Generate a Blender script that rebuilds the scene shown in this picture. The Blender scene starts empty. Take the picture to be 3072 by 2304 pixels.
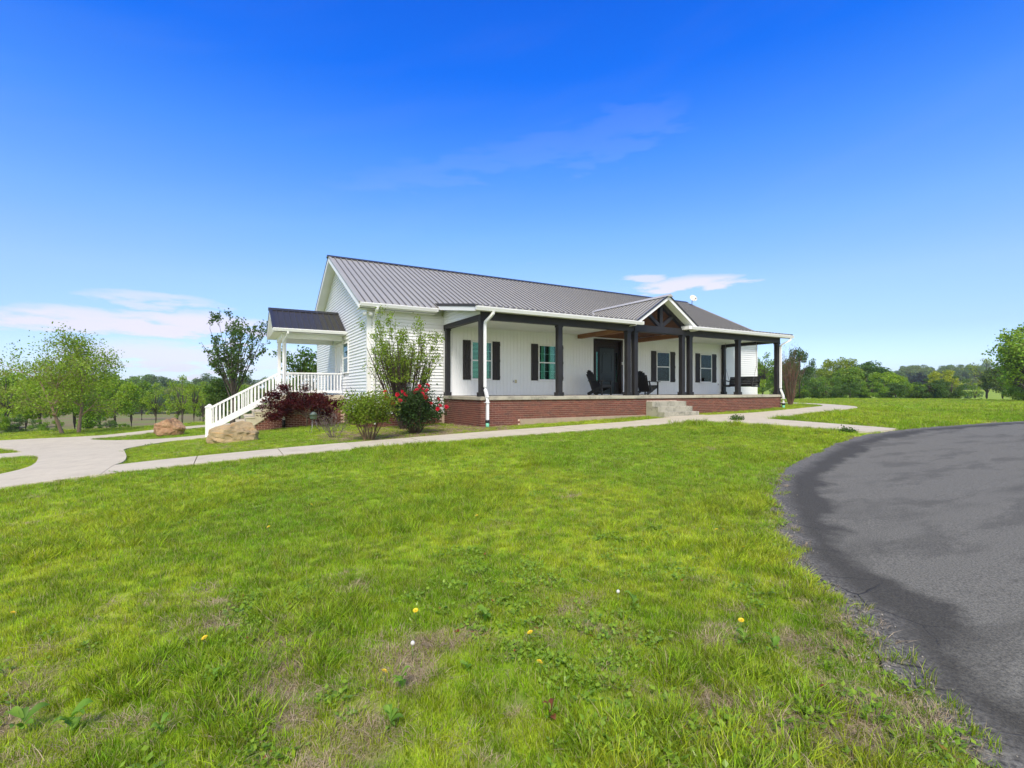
import bpy, bmesh, math, random
import numpy as np
from mathutils import Vector, Matrix, Euler
from mathutils.geometry import delaunay_2d_cdt
random.seed(7); RNG = np.random.default_rng(7)
SC = bpy.context.scene
COL = SC.collection

# ------------------------------------------------------------------ camera
# house frame: +x along the front, +y towards the back, z = 0 on the porch slab
TH = 0.5218
CAM = Vector((-6.848, -13.788, 0.185))
cd = bpy.data.cameras.new("camera"); cam = bpy.data.objects.new("camera", cd); COL.objects.link(cam)
cam.location = CAM; cam.rotation_euler = (math.radians(90), 0, -TH)
cd.sensor_width = 36; cd.lens = 36 * 1479.86 / 3072; cd.shift_y = 19.7 / 3072
cd.clip_start = 0.05; cd.clip_end = 5000
SC.camera = cam
# ------------------------------------------------------------------ sky, sun
SUN_EL, SUN_AZ = math.radians(50), math.radians(-122)   # sun direction: azimuth of the vector pointing to the sun, from +x
world = bpy.data.worlds.new("World"); SC.world = world; world.use_nodes = True
wn, wl = world.node_tree.nodes, world.node_tree.links
wn.clear()
def W(t, **k):
    n = wn.new(t)
    for a, b in k.items(): setattr(n, a, b)
    return n
def wmath(op, a, b=None, c=None):
    n = W('ShaderNodeMath', operation=op)
    for i, s in enumerate((a, b, c)):
        if s is None: continue
        if isinstance(s, (int, float)): n.inputs[i].default_value = s
        else: wl.new(s, n.inputs[i])
    return n.outputs[0]
sky = W('ShaderNodeTexSky', sky_type='NISHITA', sun_disc=False)
sky.sun_elevation = SUN_EL; sky.sun_rotation = math.radians(90) - SUN_AZ
sky.altitude = 200; sky.air_density = 1.0; sky.dust_density = 0.6; sky.ozone_density = 2.0
tc = W('ShaderNodeTexCoord'); sep = W('ShaderNodeSeparateXYZ'); wl.new(tc.outputs['Generated'], sep.inputs[0])
hyp = wmath('SQRT', wmath('ADD', wmath('MULTIPLY', sep.outputs[0], sep.outputs[0]), wmath('MULTIPLY', sep.outputs[1], sep.outputs[1])))
el = wmath('ARCTAN2', sep.outputs[2], hyp)
az = wmath('ARCTAN2', sep.outputs[1], sep.outputs[0])
ramp = W('ShaderNodeValToRGB'); wl.new(wmath('DIVIDE', el, 1.5708), ramp.inputs[0])
cr = ramp.color_ramp
SKY_TINT = [(0.0, (.95, 1.1, 1.55)), (0.03, (.92, 1.05, 1.45)), (.065, (.82, .92, 1.25)), (.124, (.92, 1.05, 1.3)), (.19, (.72, 1.07, 1.5)), (.276, (.34, .92, 1.8)), (.36, (.015, .66, 2.0)), (.46, (.0, .56, 2.0)), (1.0, (.012, .48, 1.8))]
while len(cr.elements) < len(SKY_TINT): cr.elements.new(.5)
for e, (p, c) in zip(cr.elements, SKY_TINT): e.position = p; e.color = (*c, 1)
tint = W('ShaderNodeMix', data_type='RGBA', blend_type='MULTIPLY'); tint.inputs[0].default_value = 1
tint.clamp_result = False
# the deep blue belongs to the part of the sky away from the sun; it pales towards the sun
svx = (math.cos(SUN_EL) * math.cos(SUN_AZ), math.cos(SUN_EL) * math.sin(SUN_AZ), math.sin(SUN_EL))
dt = W('ShaderNodeVectorMath', operation='DOT_PRODUCT'); wl.new(tc.outputs['Generated'], dt.inputs[0]); dt.inputs[1].default_value = svx
pal = W('ShaderNodeMapRange', interpolation_type='SMOOTHSTEP'); wl.new(dt.outputs['Value'], pal.inputs[0]); pal.inputs[1].default_value = .22; pal.inputs[2].default_value = .85
tm = W('ShaderNodeMix', data_type='RGBA'); wl.new(pal.outputs[0], tm.inputs[0]); wl.new(ramp.outputs[0], tm.inputs[6]); tm.inputs[7].default_value = (2.4, 1.75, 1.3, 1)
wl.new(sky.outputs[0], tint.inputs[6]); wl.new(tm.outputs[2], tint.inputs[7])
# low clouds: wide soft banks lying near the horizon all round, stretched by noise
cmb = W('ShaderNodeCombineXYZ'); wl.new(wmath('MULTIPLY', az, 4.2), cmb.inputs[0]); wl.new(wmath('MULTIPLY', el, 19.0), cmb.inputs[1])
nz = W('ShaderNodeTexNoise'); nz.inputs['Scale'].default_value = 3.0; nz.inputs['Detail'].default_value = 8; nz.inputs['Roughness'].default_value = .55
wl.new(cmb.outputs[0], nz.inputs['Vector'])
jit = wmath('SUBTRACT', nz.outputs['Fac'], .5)
def bank(a, e, sa, se, amp, tilt=0.0, rag=3.0):
    """soft flat-bottomed cloud centred at azimuth a, elevation e (radians)"""
    da = wmath('SUBTRACT', az, a)
    ee = wmath('SUBTRACT', wmath('SUBTRACT', el, e), wmath('MULTIPLY', da, tilt))
    ee = wmath('ADD', ee, wmath('MULTIPLY', jit, se * 3.2))
    x = wmath('DIVIDE', da, sa); y = wmath('DIVIDE', ee, se)
    r = wmath('ADD', wmath('MULTIPLY', x, x), wmath('MULTIPLY', y, y))
    s = wmath('SUBTRACT', wmath('ADD', 1.0, wmath('MULTIPLY', jit, rag)), r)
    return wmath('MULTIPLY', wmath('SMOOTH_MIN', wmath('MAXIMUM', s, 0.0), 0.75, .3), amp)
HEAD = math.pi / 2 - TH
def pa(x): return HEAD - math.atan((x - 1536) / 1479.86)
def pe(x, y): return math.atan((1171.7 - y) / 1479.86 * math.cos(math.atan((x - 1536) / 1479.86)))
BANKS = [(pa(235), pe(235, 958), .105, .022, 1.0, .0), (pa(560), pe(560, 975), .17, .026, 1.05, -.02), (pa(330), pe(330, 985), .2, .014, .7, 0),
         (pa(480), pe(480, 1075), .16, .030, .85, .0), (pa(470), pe(470, 897), .10, .014, .6, 0), (pa(840), pe(840, 1075), .12, .022, .45, 0),
         (pa(2070), pe(2070, 852), .115, .016, 1.0, -.02), (pa(1930), pe(1930, 835), .05, .010, .8, 0), (pa(1350), pe(1350, 1000), .4, .03, .25, 0), (pa(1500), pe(1500, 475), .36, .030, .050, -.19, 1.6), (pa(1850), pe(1850, 400), .15, .045, .055, -.19, 1.6),
         (HEAD + 1.25, .17, .30, .03, 1, 0), (HEAD + 1.9, .12, .35, .03, 1, 0), (HEAD - 1.3, .15, .28, .03, 1, 0), (HEAD - 1.9, .2, .3, .03, .9, 0), (HEAD + 2.6, .16, .3, .03, 1, 0)]
tot = None
for b in BANKS:
    o = bank(*b); tot = o if tot is None else wmath('MAXIMUM', tot, o)
# thin high streaks
cm2 = W('ShaderNodeCombineXYZ'); wl.new(wmath('MULTIPLY', az, 1.3), cm2.inputs[0])
wl.new(wmath('MULTIPLY', wmath('ADD', el, wmath('MULTIPLY', az, .22)), 7.0), cm2.inputs[1])
n2 = W('ShaderNodeTexNoise'); n2.inputs['Scale'].default_value = 1.7; n2.inputs['Detail'].default_value = 5; n2.inputs['Roughness'].default_value = .5
wl.new(cm2.outputs[0], n2.inputs['Vector'])
mr = W('ShaderNodeMapRange'); wl.new(n2.outputs['Fac'], mr.inputs[0]); mr.inputs[1].default_value = .50; mr.inputs[2].default_value = .85; mr.inputs[4].default_value = .025
tot = wmath('MINIMUM', wmath('ADD', wmath('MAXIMUM', tot, 0.0), mr.outputs[0]), .95)
tot = wmath('MULTIPLY', tot, wmath('GREATER_THAN', el, 0.0))
cl = W('ShaderNodeMix', data_type='RGBA'); wl.new(tot, cl.inputs[0]); wl.new(tint.outputs[2], cl.inputs[6])
CLOUD = (6.3, 5.7, 6.5, 1)
cl.inputs[7].default_value = CLOUD
bg = W('ShaderNodeBackground'); bg.inputs['Strength'].default_value = 0.11
wl.new(cl.outputs[2], bg.inputs['Color'])
wo = W('ShaderNodeOutputWorld'); wl.new(bg.outputs[0], wo.inputs[0])
# hazy-bright sun: wide disc, soft shadows, behind the camera's right shoulder
sd = bpy.data.lights.new("sun", 'SUN'); sun = bpy.data.objects.new("sun", sd); COL.objects.link(sun)
sd.energy = 2.6; sd.angle = math.radians(16); sd.color = (1, .93, .82)
sv = Vector((math.cos(SUN_EL) * math.cos(SUN_AZ), math.cos(SUN_EL) * math.sin(SUN_AZ), math.sin(SUN_EL)))
sun.rotation_euler = sv.to_track_quat('Z', 'Y').to_euler()
vs = SC.view_settings; vs.view_transform = 'Standard'; vs.look = 'None'; vs.gamma = 1; vs.use_curve_mapping = False
vs.exposure = 0.60
SC.render.engine = 'CYCLES'
try:
    SC.cycles.max_bounces = 6; SC.cycles.transparent_max_bounces = 8
except Exception: pass

# ------------------------------------------------------------------ helpers
def tag(o, label=None, cat=None, group=None, kind=None):
    if label: o['label'] = label
    if cat: o['category'] = cat
    if group: o['group'] = group
    if kind: o['kind'] = kind
    return o
def empty(name, loc=(0, 0, 0), rz=0, label=None, cat=None, group=None):
    o = bpy.data.objects.new(name, None); COL.objects.link(o)
    o.location = loc; o.rotation_euler = (0, 0, rz); o.empty_display_size = .2
    return tag(o, label, cat, group)
def place(name, mesh, parent=None, loc=(0, 0, 0), rot=(0, 0, 0), kind=None, color=None):
    o = bpy.data.objects.new(name, mesh); COL.objects.link(o)
    o.location = loc; o.rotation_euler = rot
    if parent: o.parent = parent
    if kind: o['kind'] = kind
    if color: o.color = color
    return o
class MB:
    def __init__(s): s.v = []; s.f = []; s.sm = []
    def add(s, vs_, fs, smooth=False):
        n = len(s.v); s.v += [tuple(p) for p in vs_]; s.f += [tuple(i + n for i in f) for f in fs]; s.sm += [smooth] * len(fs); return s
    def box(s, x0, x1, y0, y1, z0, z1):
        v = [(x0, y0, z0), (x1, y0, z0), (x1, y1, z0), (x0, y1, z0), (x0, y0, z1), (x1, y0, z1), (x1, y1, z1), (x0, y1, z1)]
        return s.add(v, [(0, 3, 2, 1), (4, 5, 6, 7), (0, 1, 5, 4), (1, 2, 6, 5), (2, 3, 7, 6), (3, 0, 4, 7)])
    def bar(s, a, b, w, h, up=(0, 0, 1)):
        """rectangular bar from a to b, w across, h along up"""
        a, b = Vector(a), Vector(b); d = (b - a).normalized(); up = Vector(up)
        x = d.cross(up).normalized(); y = x.cross(d).normalized()
        v = []
        for p in (a, b):
            for i, j in ((-1, -1), (1, -1), (1, 1), (-1, 1)): v.append(p + x * (i * w / 2) + y * (j * h / 2))
        return s.add(v, [(0, 3, 2, 1), (4, 5, 6, 7), (0, 1, 5, 4), (1, 2, 6, 5), (2, 3, 7, 6), (3, 0, 4, 7)])
    def prism(s, poly, axis, a, b):
        """extrude 2-D poly along axis 'x','y' or 'z' from a to b (poly in the other two coordinates)"""
        def P(p, t):
            return {'x': (t, p[0], p[1]), 'y': (p[0], t, p[1]), 'z': (p[0], p[1], t)}[axis]
        n = len(poly); v = [P(p, a) for p in poly] + [P(p, b) for p in poly]
        f = [tuple(range(n - 1, -1, -1)), tuple(range(n, 2 * n))] + [(i, (i + 1) % n, n + (i + 1) % n, n + i) for i in range(n)]
        return s.add(v, f)
    def tube(s, pts, rad, n=8, cap=True, smooth=True, sq=False):
        pts = [Vector(p) for p in pts]
        if not hasattr(rad, '__len__'): rad = [rad] * len(pts)
        v = []; k = len(pts)
        for i, p in enumerate(pts):
            d = (pts[min(i + 1, k - 1)] - pts[max(i - 1, 0)]).normalized()
            u = d.cross(Vector((0, 0, 1)))
            if u.length < .05: u = d.cross(Vector((0, 1, 0))) if sq else d.cross(Vector((1, .3, 0)))
            u.normalize(); w = u.cross(d)
            for j in range(n):
                t = 2 * math.pi * (j + (.5 if sq else 0)) / n
                v.append(p + (u * math.cos(t) + w * math.sin(t)) * rad[i])
        f = [(i * n + j, i * n + (j + 1) % n, (i + 1) * n + (j + 1) % n, (i + 1) * n + j) for i in range(k - 1) for j in range(n)]
        s.add(v, f, smooth)
        if cap:
            m = len(s.v) - k * n
            s.f += [tuple(range(m + n - 1, m - 1, -1)), tuple(range(m + (k - 1) * n, m + k * n))]; s.sm += [False, False]
        return s
    def lathe(s, prof, n=16, c=(0, 0, 0)):
        v = [(c[0] + r * math.cos(2 * math.pi * j / n), c[1] + r * math.sin(2 * math.pi * j / n), c[2] + z) for r, z in prof for j in range(n)]
        f = [(i * n + j, i * n + (j + 1) % n, (i + 1) * n + (j + 1) % n, (i + 1) * n + j) for i in range(len(prof) - 1) for j in range(n)]
        return s.add(v, f, True)
    def mesh(s, name, mat):
        me = bpy.data.meshes.new(name); me.from_pydata(s.v, [], s.f)
        for p, q in zip(me.polygons, s.sm): p.use_smooth = q
        if mat: me.materials.append(mat)
        me.update(); return me
    def build(s, name, mat, parent=None, **k): return place(name, s.mesh(name, mat), parent, **k)
def copy_tree(o, parent=None):
    c = o.copy(); COL.objects.link(c)
    if parent: c.parent = parent
    for ch in list(o.children): copy_tree(ch, c)
    return c
def bev(o, w=.01, seg=1):
    m = o.modifiers.new('bevel', 'BEVEL'); m.width = w; m.segments = seg; m.limit_method = 'ANGLE'; return o

# ------------------------------------------------------------------ materials
class NT:
    def __init__(s, name):
        s.m = bpy.data.materials.new(name); s.m.use_nodes = True; s.t = s.m.node_tree; s.n = s.t.nodes; s.l = s.t.links
        s.b = s.n['Principled BSDF']; s.out = s.n['Material Output']
    def new(s, t, **k):
        n = s.n.new(t)
        for a, b in k.items():
            if a in n.inputs.keys() if isinstance(a, str) else False: n.inputs[a].default_value = b
            else: setattr(n, a, b)
        return n
    def link(s, a, b): s.l.new(a, b)
    def pos(s, obj=False):
        if obj: return s.new('ShaderNodeTexCoord').outputs['Object']
        return s.new('ShaderNodeNewGeometry').outputs['Position']
    def noise(s, scale, detail=4, rough=.55, vec=None, stretch=None, dist=0):
        n = s.new('ShaderNodeTexNoise'); n.inputs['Scale'].default_value = scale; n.inputs['Detail'].default_value = detail
        n.inputs['Roughness'].default_value = rough; n.inputs['Distortion'].default_value = dist
        vec = vec or s.pos()
        if stretch:
            mp = s.new('ShaderNodeMapping'); mp.inputs['Scale'].default_value = stretch; s.link(vec, mp.inputs[0]); vec = mp.outputs[0]
        s.link(vec, n.inputs['Vector']); return n.outputs['Fac']
    def mr(s, v, a, b, c=0, d=1):
        n = s.new('ShaderNodeMapRange'); s.link(v, n.inputs[0])
        for i, x in enumerate((a, b, c, d)): n.inputs[i + 1].default_value = x
        return n.outputs[0]
    def mix(s, f, a, b, mode='MIX'):
        n = s.new('ShaderNodeMix', data_type='RGBA', blend_type=mode)
        for i, x in ((0, f), (6, a), (7, b)):
            if isinstance(x, (int, float)): n.inputs[i].default_value = x
            elif isinstance(x, tuple): n.inputs[i].default_value = (*x[:3], 1)
            else: s.link(x, n.inputs[i])
        return n.outputs[2]
    def math(s, op, a, b=0.0):
        n = s.new('ShaderNodeMath', operation=op)
        for i, x in enumerate((a, b)):
            if isinstance(x, (int, float)): n.inputs[i].default_value = x
            else: s.link(x, n.inputs[i])
        return n.outputs[0]
    def base(s, c):
        if isinstance(c, tuple): s.b.inputs['Base Color'].default_value = (*c[:3], 1)
        else: s.link(c, s.b.inputs['Base Color'])
    def set(s, **k):
        for a, v in k.items():
            i = s.b.inputs[a.replace('_', ' ')]
            if isinstance(v, (int, float, tuple)): i.default_value = v
            else: s.link(v, i)
    def bump(s, h, strength=.4, dist=.01):
        n = s.new('ShaderNodeBump'); n.inputs['Strength'].default_value = strength; n.inputs['Distance'].default_value = dist
        s.link(h, n.inputs['Height']); s.link(n.outputs[0], s.b.inputs['Normal'])
def simple(name, c, rough=.6, var=.12, scale=3, metal=0, bump=0, spec=.5, grime=None):
    t = NT(name)
    f = t.noise(scale, 5)
    col = t.mix(t.mr(f, .3, .7), tuple(x * (1 - var) for x in c), tuple(min(1, x * (1 + var)) for x in c))
    if grime:
        g_ = t.noise(grime[0], 6, .65); col = t.mix(t.mr(g_, .52, .75, 0, grime[2]), col, grime[1])
    t.base(col); t.set(Roughness=rough, Metallic=metal); t.b.inputs['Specular IOR Level'].default_value = spec
    if bump: t.bump(t.noise(scale * 12, 4), bump, .004)
    return t.m
M = {}
M['vinyl'] = simple('white_vinyl_siding', (.78, .81, .835), .5, .02, .9, grime=(1.3, (.70, .71, .68), .25))
M['trim'] = simple('white_trim', (.82, .84, .86), .45, .02, 1.2, grime=(2.5, (.66, .67, .62), .25))
M['board'] = simple('white_porch_boards', (.84, .87, .90), .5, .02, 1.5)
M['ceil'] = simple('white_porch_ceiling', (.74, .76, .74), .6, .03, 1)
M['black'] = simple('charcoal_painted_timber', (.017, .016, .018), .5, .25, 4, spec=.4)
M['shutter'] = simple('dark_brown_shutter', (.020, .015, .014), .55, .3, 5)
M['mortar'] = simple('mortar', (.62, .47, .38), .95, .15, 14, bump=.4)
M['footing'] = simple('rendered_footing', (.34, .27, .20), .95, .12, 6, bump=.4, grime=(1.6, (.22, .17, .12), .5))
M['rope'] = simple('grey_chain', (.25, .25, .27), .4, .1, 5, metal=.8)
M['blackpl'] = simple('black_plastic', (.012, .012, .013), .5, .2, 8)
M['green_pvc'] = simple('green_pipe', (.16, .52, .36), .5, .08, 5)
M['chair'] = simple('black_chair_paint', (.012, .012, .013), .45, .2, 6)
def concrete(name, c, stain, amt):
    t = NT(name); a = t.noise(2.2, 6, .65); b = t.noise(40, 3, .6)
    col = t.mix(t.mr(a, .3, .7), tuple(x * .9 for x in c), tuple(x * 1.08 for x in c))
    col = t.mix(t.mr(b, .3, .7, 0, .25), col, tuple(x * .75 for x in c))
    s_ = t.noise(3.1, 8, .72); s2 = t.noise(.8, 4, .6)
    col = t.mix(t.math('MULTIPLY', t.mr(s_, .47, .68, 0, amt), t.mr(s2, .35, .6)), col, stain)
    t.base(col); t.set(Roughness=.9); t.bump(b, .25, .003); return t.m
M['path'] = concrete('pale_path_concrete', (.53, .485, .365), (.36, .31, .23), .55)
M['slab'] = concrete('weathered_slab_concrete', (.42, .40, .33), (.13, .13, .11), .85)
M['step'] = concrete('stained_step_concrete', (.38, .37, .30), (.10, .11, .09), .9)
t = NT('red_brick')
oi = t.new('ShaderNodeObjectInfo').outputs['Random']; isl = t.new('ShaderNodeNewGeometry').outputs['Random Per Island']
r_ = t.math('FRACT', t.math('ADD', oi, isl))
rp = t.new('ShaderNodeValToRGB'); t.link(r_, rp.inputs[0]); rp.color_ramp.interpolation = 'LINEAR'
els = [(0, (.08, .026, .019)), (.25, (.155, .042, .027)), (.5, (.105, .030, .022)), (.75, (.20, .062, .038)), (.9, (.12, .045, .032)), (1, (.065, .026, .022))]
while len(rp.color_ramp.elements) < len(els): rp.color_ramp.elements.new(.5)
for e, (p, c) in zip(rp.color_ramp.elements, els): e.position = p; e.color = (*c, 1)
col = t.mix(t.mr(t.noise(60, 4), .35, .7, 0, .5), rp.outputs[0], (.26, .12, .09)); t.base(col); t.set(Roughness=.9); t.bump(t.noise(90, 3), .5, .004)
M['brick'] = t.m
def metal_roof(name, c, rough):
    t = NT(name); a = t.noise(.7, 5, .6); b = t.noise(9, 5, .7, stretch=(1, .15, .15))
    col = t.mix(t.mr(a, .3, .7), tuple(x * .96 for x in c), tuple(x * 1.04 for x in c))
    t.base(col); t.set(Roughness=t.mr(b, .3, .7, rough - .03, rough + .04), Metallic=.1); t.b.inputs['Specular IOR Level'].default_value = .7; t.b.inputs['Specular Tint'].default_value = (1, .86, .66, 1)
    return t.m
M['roof'] = metal_roof('grey_metal_roof', (.36, .36, .325), .42)
M['rib'] = simple('painted_rib_shade', (.10, .097, .082), .5, .1, 4)  # shade on the flanks of the ribs, put into their colour as dark stripes
M['flash'] = simple('grey_flashing', (.40, .40, .38), .5, .08, 3)
M['roof_dark'] = metal_roof('dark_metal_roof', (.040, .039, .034), .38)
M['roof_trim'] = metal_roof('dark_metal_trim', (.03, .032, .037), .35)
def wood(name, c, d, rough=.6, ax=1):
    t = NT(name); st = [1, 1, 1]; st[ax] = .12
    a = t.noise(14, 6, .65, stretch=tuple(st), dist=.6); b = t.noise(1.3, 3)
    col = t.mix(t.mr(a, .35, .65), c, d); col = t.mix(t.mr(b, .4, .7, 0, .35), col, tuple(x * .6 for x in d)); t.base(col); t.set(Roughness=rough); t.bump(a, .2, .003); return t.m
M['cedar'] = wood('cedar_beam', (.36, .17, .07), (.22, .09, .035))
M['pine'] = wood('pine_ceiling_board', (.20, .085, .032), (.12, .048, .018))
M['walnut'] = wood('dark_walnut_panel', (.030, .015, .010), (.014, .008, .006), .4, 0)
M['door'] = simple('dark_green_black_door', (.020, .032, .036), .38, .15, 2)
t = NT('window_glass'); t.base((.03, .09, .08)); t.set(Roughness=.03); t.b.inputs['Specular IOR Level'].default_value = .9
tr = t.new('ShaderNodeBsdfTransparent'); tr.inputs[0].default_value = (.66, .90, .84, 1); gl = t.new('ShaderNodeBsdfGlossy'); gl.inputs['Roughness'].default_value = .015; gl.inputs[0].default_value = (.8, .98, .93, 1)
fr = t.new('ShaderNodeFresnel'); fr.inputs[0].default_value = 1.5; mx = t.new('ShaderNodeMixShader'); t.link(fr.outputs[0], mx.inputs[0]); t.link(tr.outputs[0], mx.inputs[1]); t.link(gl.outputs[0], mx.inputs[2]); t.link(mx.outputs[0], t.out.inputs[0])
M['glass'] = t.m
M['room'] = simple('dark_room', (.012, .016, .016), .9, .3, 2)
M['lace'] = simple('pale_lace', (.50, .60, .66), .7, .06, 9)
M['blind'] = simple('pale_blind_slats', (.72, .80, .76), .6, .08, 3)
M['dish'] = simple('off_white_dish', (.62, .60, .52), .5, .05, 4)
M['lamp_glass'] = simple('lamp_glass', (.55, .5, .32), .2, .1, 4)
# leaves: colour comes from the object's own colour, broken up leaf by leaf
def leaf_mat(name, var=.35, trans=.45, rough=.5):
    t = NT(name); oi = t.new('ShaderNodeObjectInfo'); ge = t.new('ShaderNodeNewGeometry')
    n1 = t.noise(.55, 4); n2 = ge.outputs['Random Per Island']
    hs = t.new('ShaderNodeHueSaturation'); t.link(oi.outputs['Color'], hs.inputs['Color'])
    t.link(t.mr(n2, 0, 1, .485, .515), hs.inputs['Hue']); t.link(t.mr(t.math('ADD', t.math('MULTIPLY', n1, .6), t.math('MULTIPLY', n2, .6)), .2, 1.0, 1 - var * 1.2, 1 + var * 1.4), hs.inputs['Value'])
    t.base(hs.outputs[0]); t.set(Roughness=rough); t.b.inputs['Specular IOR Level'].default_value = .35
    tl = t.new('ShaderNodeBsdfTranslucent'); lt = t.mix(1.0, hs.outputs[0], (1.25, 1.3, .6), 'MULTIPLY'); t.link(lt, tl.inputs[0])
    mx = t.new('ShaderNodeMixShader'); mx.inputs[0].default_value = trans; t.link(t.b.outputs[0], mx.inputs[1]); t.link(tl.outputs[0], mx.inputs[2]); t.link(mx.outputs[0], t.out.inputs[0])
    return t.m
M['leaf'] = leaf_mat('foliage')
t = NT('bark'); oi = t.new('ShaderNodeObjectInfo'); a = t.noise(9, 5, .7, stretch=(1, 1, .25))
t.base(t.mix(t.mr(a, .35, .65), t.mix(1.0, oi.outputs['Color'], (.6, .6, .6), 'MULTIPLY'), oi.outputs['Color'])); t.set(Roughness=.9); t.bump(a, .5, .02); M['bark'] = t.m

# ------------------------------------------------------------------ terrain
CPS = np.array([(-6.85, -13.80, -1.35), (0.00, -0.10, -0.95), (15.50, -0.10, -0.62), (7.70, -1.20, -0.79), (-6.10, -1.80, -1.14), (-8.76, -2.40, -1.28), (-9.96, -3.05, -1.38), (-0.30, -2.40, -0.98), (0.00, 2.90, -1.00), (-2.80, 2.90, -1.08), (-7.50, 6.95, -1.51), (-6.06, 6.70, -1.34), (-3.00, 6.50, -1.15), (8.00, -3.00, -0.83), (12.00, -2.00, -0.76), (19.50, 1.85, -0.60), (19.00, 8.00, -0.60), (19.00, 14.00, -0.90), (-3.00, 14.00, -1.50), (8.00, 15.00, -1.40), (8.00, 6.00, -1.00), (-7.00, 11.00, -1.60), (-6.85, -22.00, -1.60), (5.00, -10.00, -1.20), (12.00, -10.00, -1.05), (0.00, -8.00, -1.15), (-12.00, -10.00, -1.60), (-16.00, -4.00, -1.75), (20.00, -8.00, -0.95), (15.00, -20.00, -1.30), (-25.00, -15.00, -2.30), (35.00, -15.00, -1.00), (0.00, -40.00, -2.00), (60.00, -20.00, -1.50), (-14.75, 13.48, -1.85), (-11.40, 14.09, -1.80), (-9.85, 14.93, -1.70), (-7.90, 16.81, -1.65), (-16.48, 19.43, -1.95), (-10.31, 19.35, -1.80), (-8.06, 21.52, -1.78), (-19.69, 30.51, -2.90), (-11.21, 27.94, -2.70), (-6.53, 27.56, -2.40), (-30.93, 69.27, -4.40), (-14.55, 59.85, -4.40), (-6.33, 55.12, -4.30), (-59.05, 85.44, -4.50), (-67.05, 193.85, -6.90), (-26.11, 170.31, -6.90), (12.03, 148.38, -6.50), (-45.36, 354.41, -7.00), (-198.86, 269.64, -6.00), (160.23, 293.88, 0.00), (23.31, 84.22, -5.00), (88.62, 162.02, -5.00), (50.02, 16.96, -0.72), (70.06, 5.44, -0.75), (60.00, 11.22, -0.72), (35.69, 2.13, -0.72), (75.60, -3.52, -0.80), (90.39, 22.58, -2.40), (73.52, 32.29, -2.40), (105.01, 14.18, -2.40), (158.05, 6.75, -2.50), (236.25, 77.14, -1.50), (272.80, 56.13, -1.50), (194.07, 101.39, -3.00), (418.57, 145.34, 7.00), (508.78, 93.47, 9.00), (344.76, 187.78, 4.00), (-83.88, 722.60, 0.00), (327.30, 601.55, 5.00), (843.99, 304.47, 15.00), (723.04, 27.96, 8.00)], float)
def phi(r): return np.sqrt(r * r + 4.)
_n = len(CPS); _A = np.ones((_n + 1, _n + 1)); _A[_n, _n] = 0
_A[:_n, :_n] = phi(np.linalg.norm(CPS[:, None, :2] - CPS[None, :, :2], axis=2))
_w = np.linalg.solve(_A, np.append(CPS[:, 2], 0))
def ground(u, v):
    u = np.asarray(u, float); v = np.asarray(v, float); r = np.zeros(u.shape) + _w[-1]
    for i in range(_n): r = r + _w[i] * phi(np.hypot(u - CPS[i, 0], v - CPS[i, 1]))
    return r
def gz(u, v): return float(ground(u, v))
def vnoise(u, v, sc, seed=0):
    x = np.asarray(u) * sc + seed * 17.3; y = np.asarray(v) * sc - seed * 9.1
    xi, yi = np.floor(x), np.floor(y); fx, fy = x - xi, y - yi; fx = fx * fx * (3 - 2 * fx); fy = fy * fy * (3 - 2 * fy)
    def h(a, b): s = np.sin(a * 127.1 + b * 311.7 + seed * 74.7) * 43758.5453; return s - np.floor(s)
    return (h(xi, yi) * (1 - fx) + h(xi + 1, yi) * fx) * (1 - fy) + (h(xi, yi + 1) * (1 - fx) + h(xi + 1, yi + 1) * fx) * fy
def fbm(u, v, sc, seed=0, o=4):
    r = 0; a = .5; s = 0
    for i in range(o): r = r + a * vnoise(u, v, sc * 2 ** i, seed + i); s += a; a *= .55
    return r / s
def sstep(x, a, b): t = np.clip((x - a) / (b - a), 0, 1); return t * t * (3 - 2 * t)
WEDGE = [(18.16, -7.54), (15.05, -7.34), (12.01, -7.1), (9.93, -6.96), (8.01, -7.05), (5.55, -7.47), (3.11, -8.21), (1.3, -8.84), (0.1, -9.35), (-.86, -9.99), (-1.81, -10.64),
         (-2.55, -11.17), (-2.95, -11.5), (-3.12, -11.76), (-3.28, -11.99), (-3.5, -12.2), (-3.74, -12.38), (-3.92, -12.54), (-4.05, -12.68), (-4.17, -12.83), (-4.27, -12.98)]
def wobble(pts, step=.09, amp=.085, seed=3):
    out = []
    for (a, b), (c, d) in zip(pts[:-1], pts[1:]):
        n = max(1, int(math.hypot(c - a, d - b) / step)); nx, ny = -(d - b), (c - a); l = math.hypot(nx, ny)
        for i in range(n):
            t = i / n; x, y = a + (c - a) * t, b + (d - b) * t
            w_ = (float(fbm(x, y, 3.2, seed)) - .5) * 2 * amp; out.append((x + nx / l * w_, y + ny / l * w_))
    return out + [pts[-1]]
EDGE = wobble(WEDGE)
ASPH = EDGE + [(-4.35, -13.6), (-4.2, -15), (-3.2, -18), (0, -24), (10, -34), (60, -34), (75, -13), (45, -9.8), (28, -8.2)]
TONGUE = [(-8.75, -1.78), (-8.68, -1.3), (-8.8, -.1), (-9.12, 1.9), (-9.33, 3.3), (-9.2, 4.4), (-8.87, 5.9), (-8.45, 6.6), (-7.5, 6.75)]
def smooth(pts, n=4):
    out = []
    P = [pts[0]] + list(pts) + [pts[-1]]
    for i in range(1, len(P) - 2):
        p0, p1, p2, p3 = [np.array(q, float) for q in P[i - 1:i + 3]]
        for k in range(n):
            t = k / n; out.append(tuple(.5 * ((2 * p1) + (-p0 + p2) * t + (2 * p0 - 5 * p1 + 4 * p2 - p3) * t * t + (-p0 + 3 * p1 - 3 * p2 + p3) * t ** 3)))
    return out + [tuple(pts[-1])]
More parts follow.
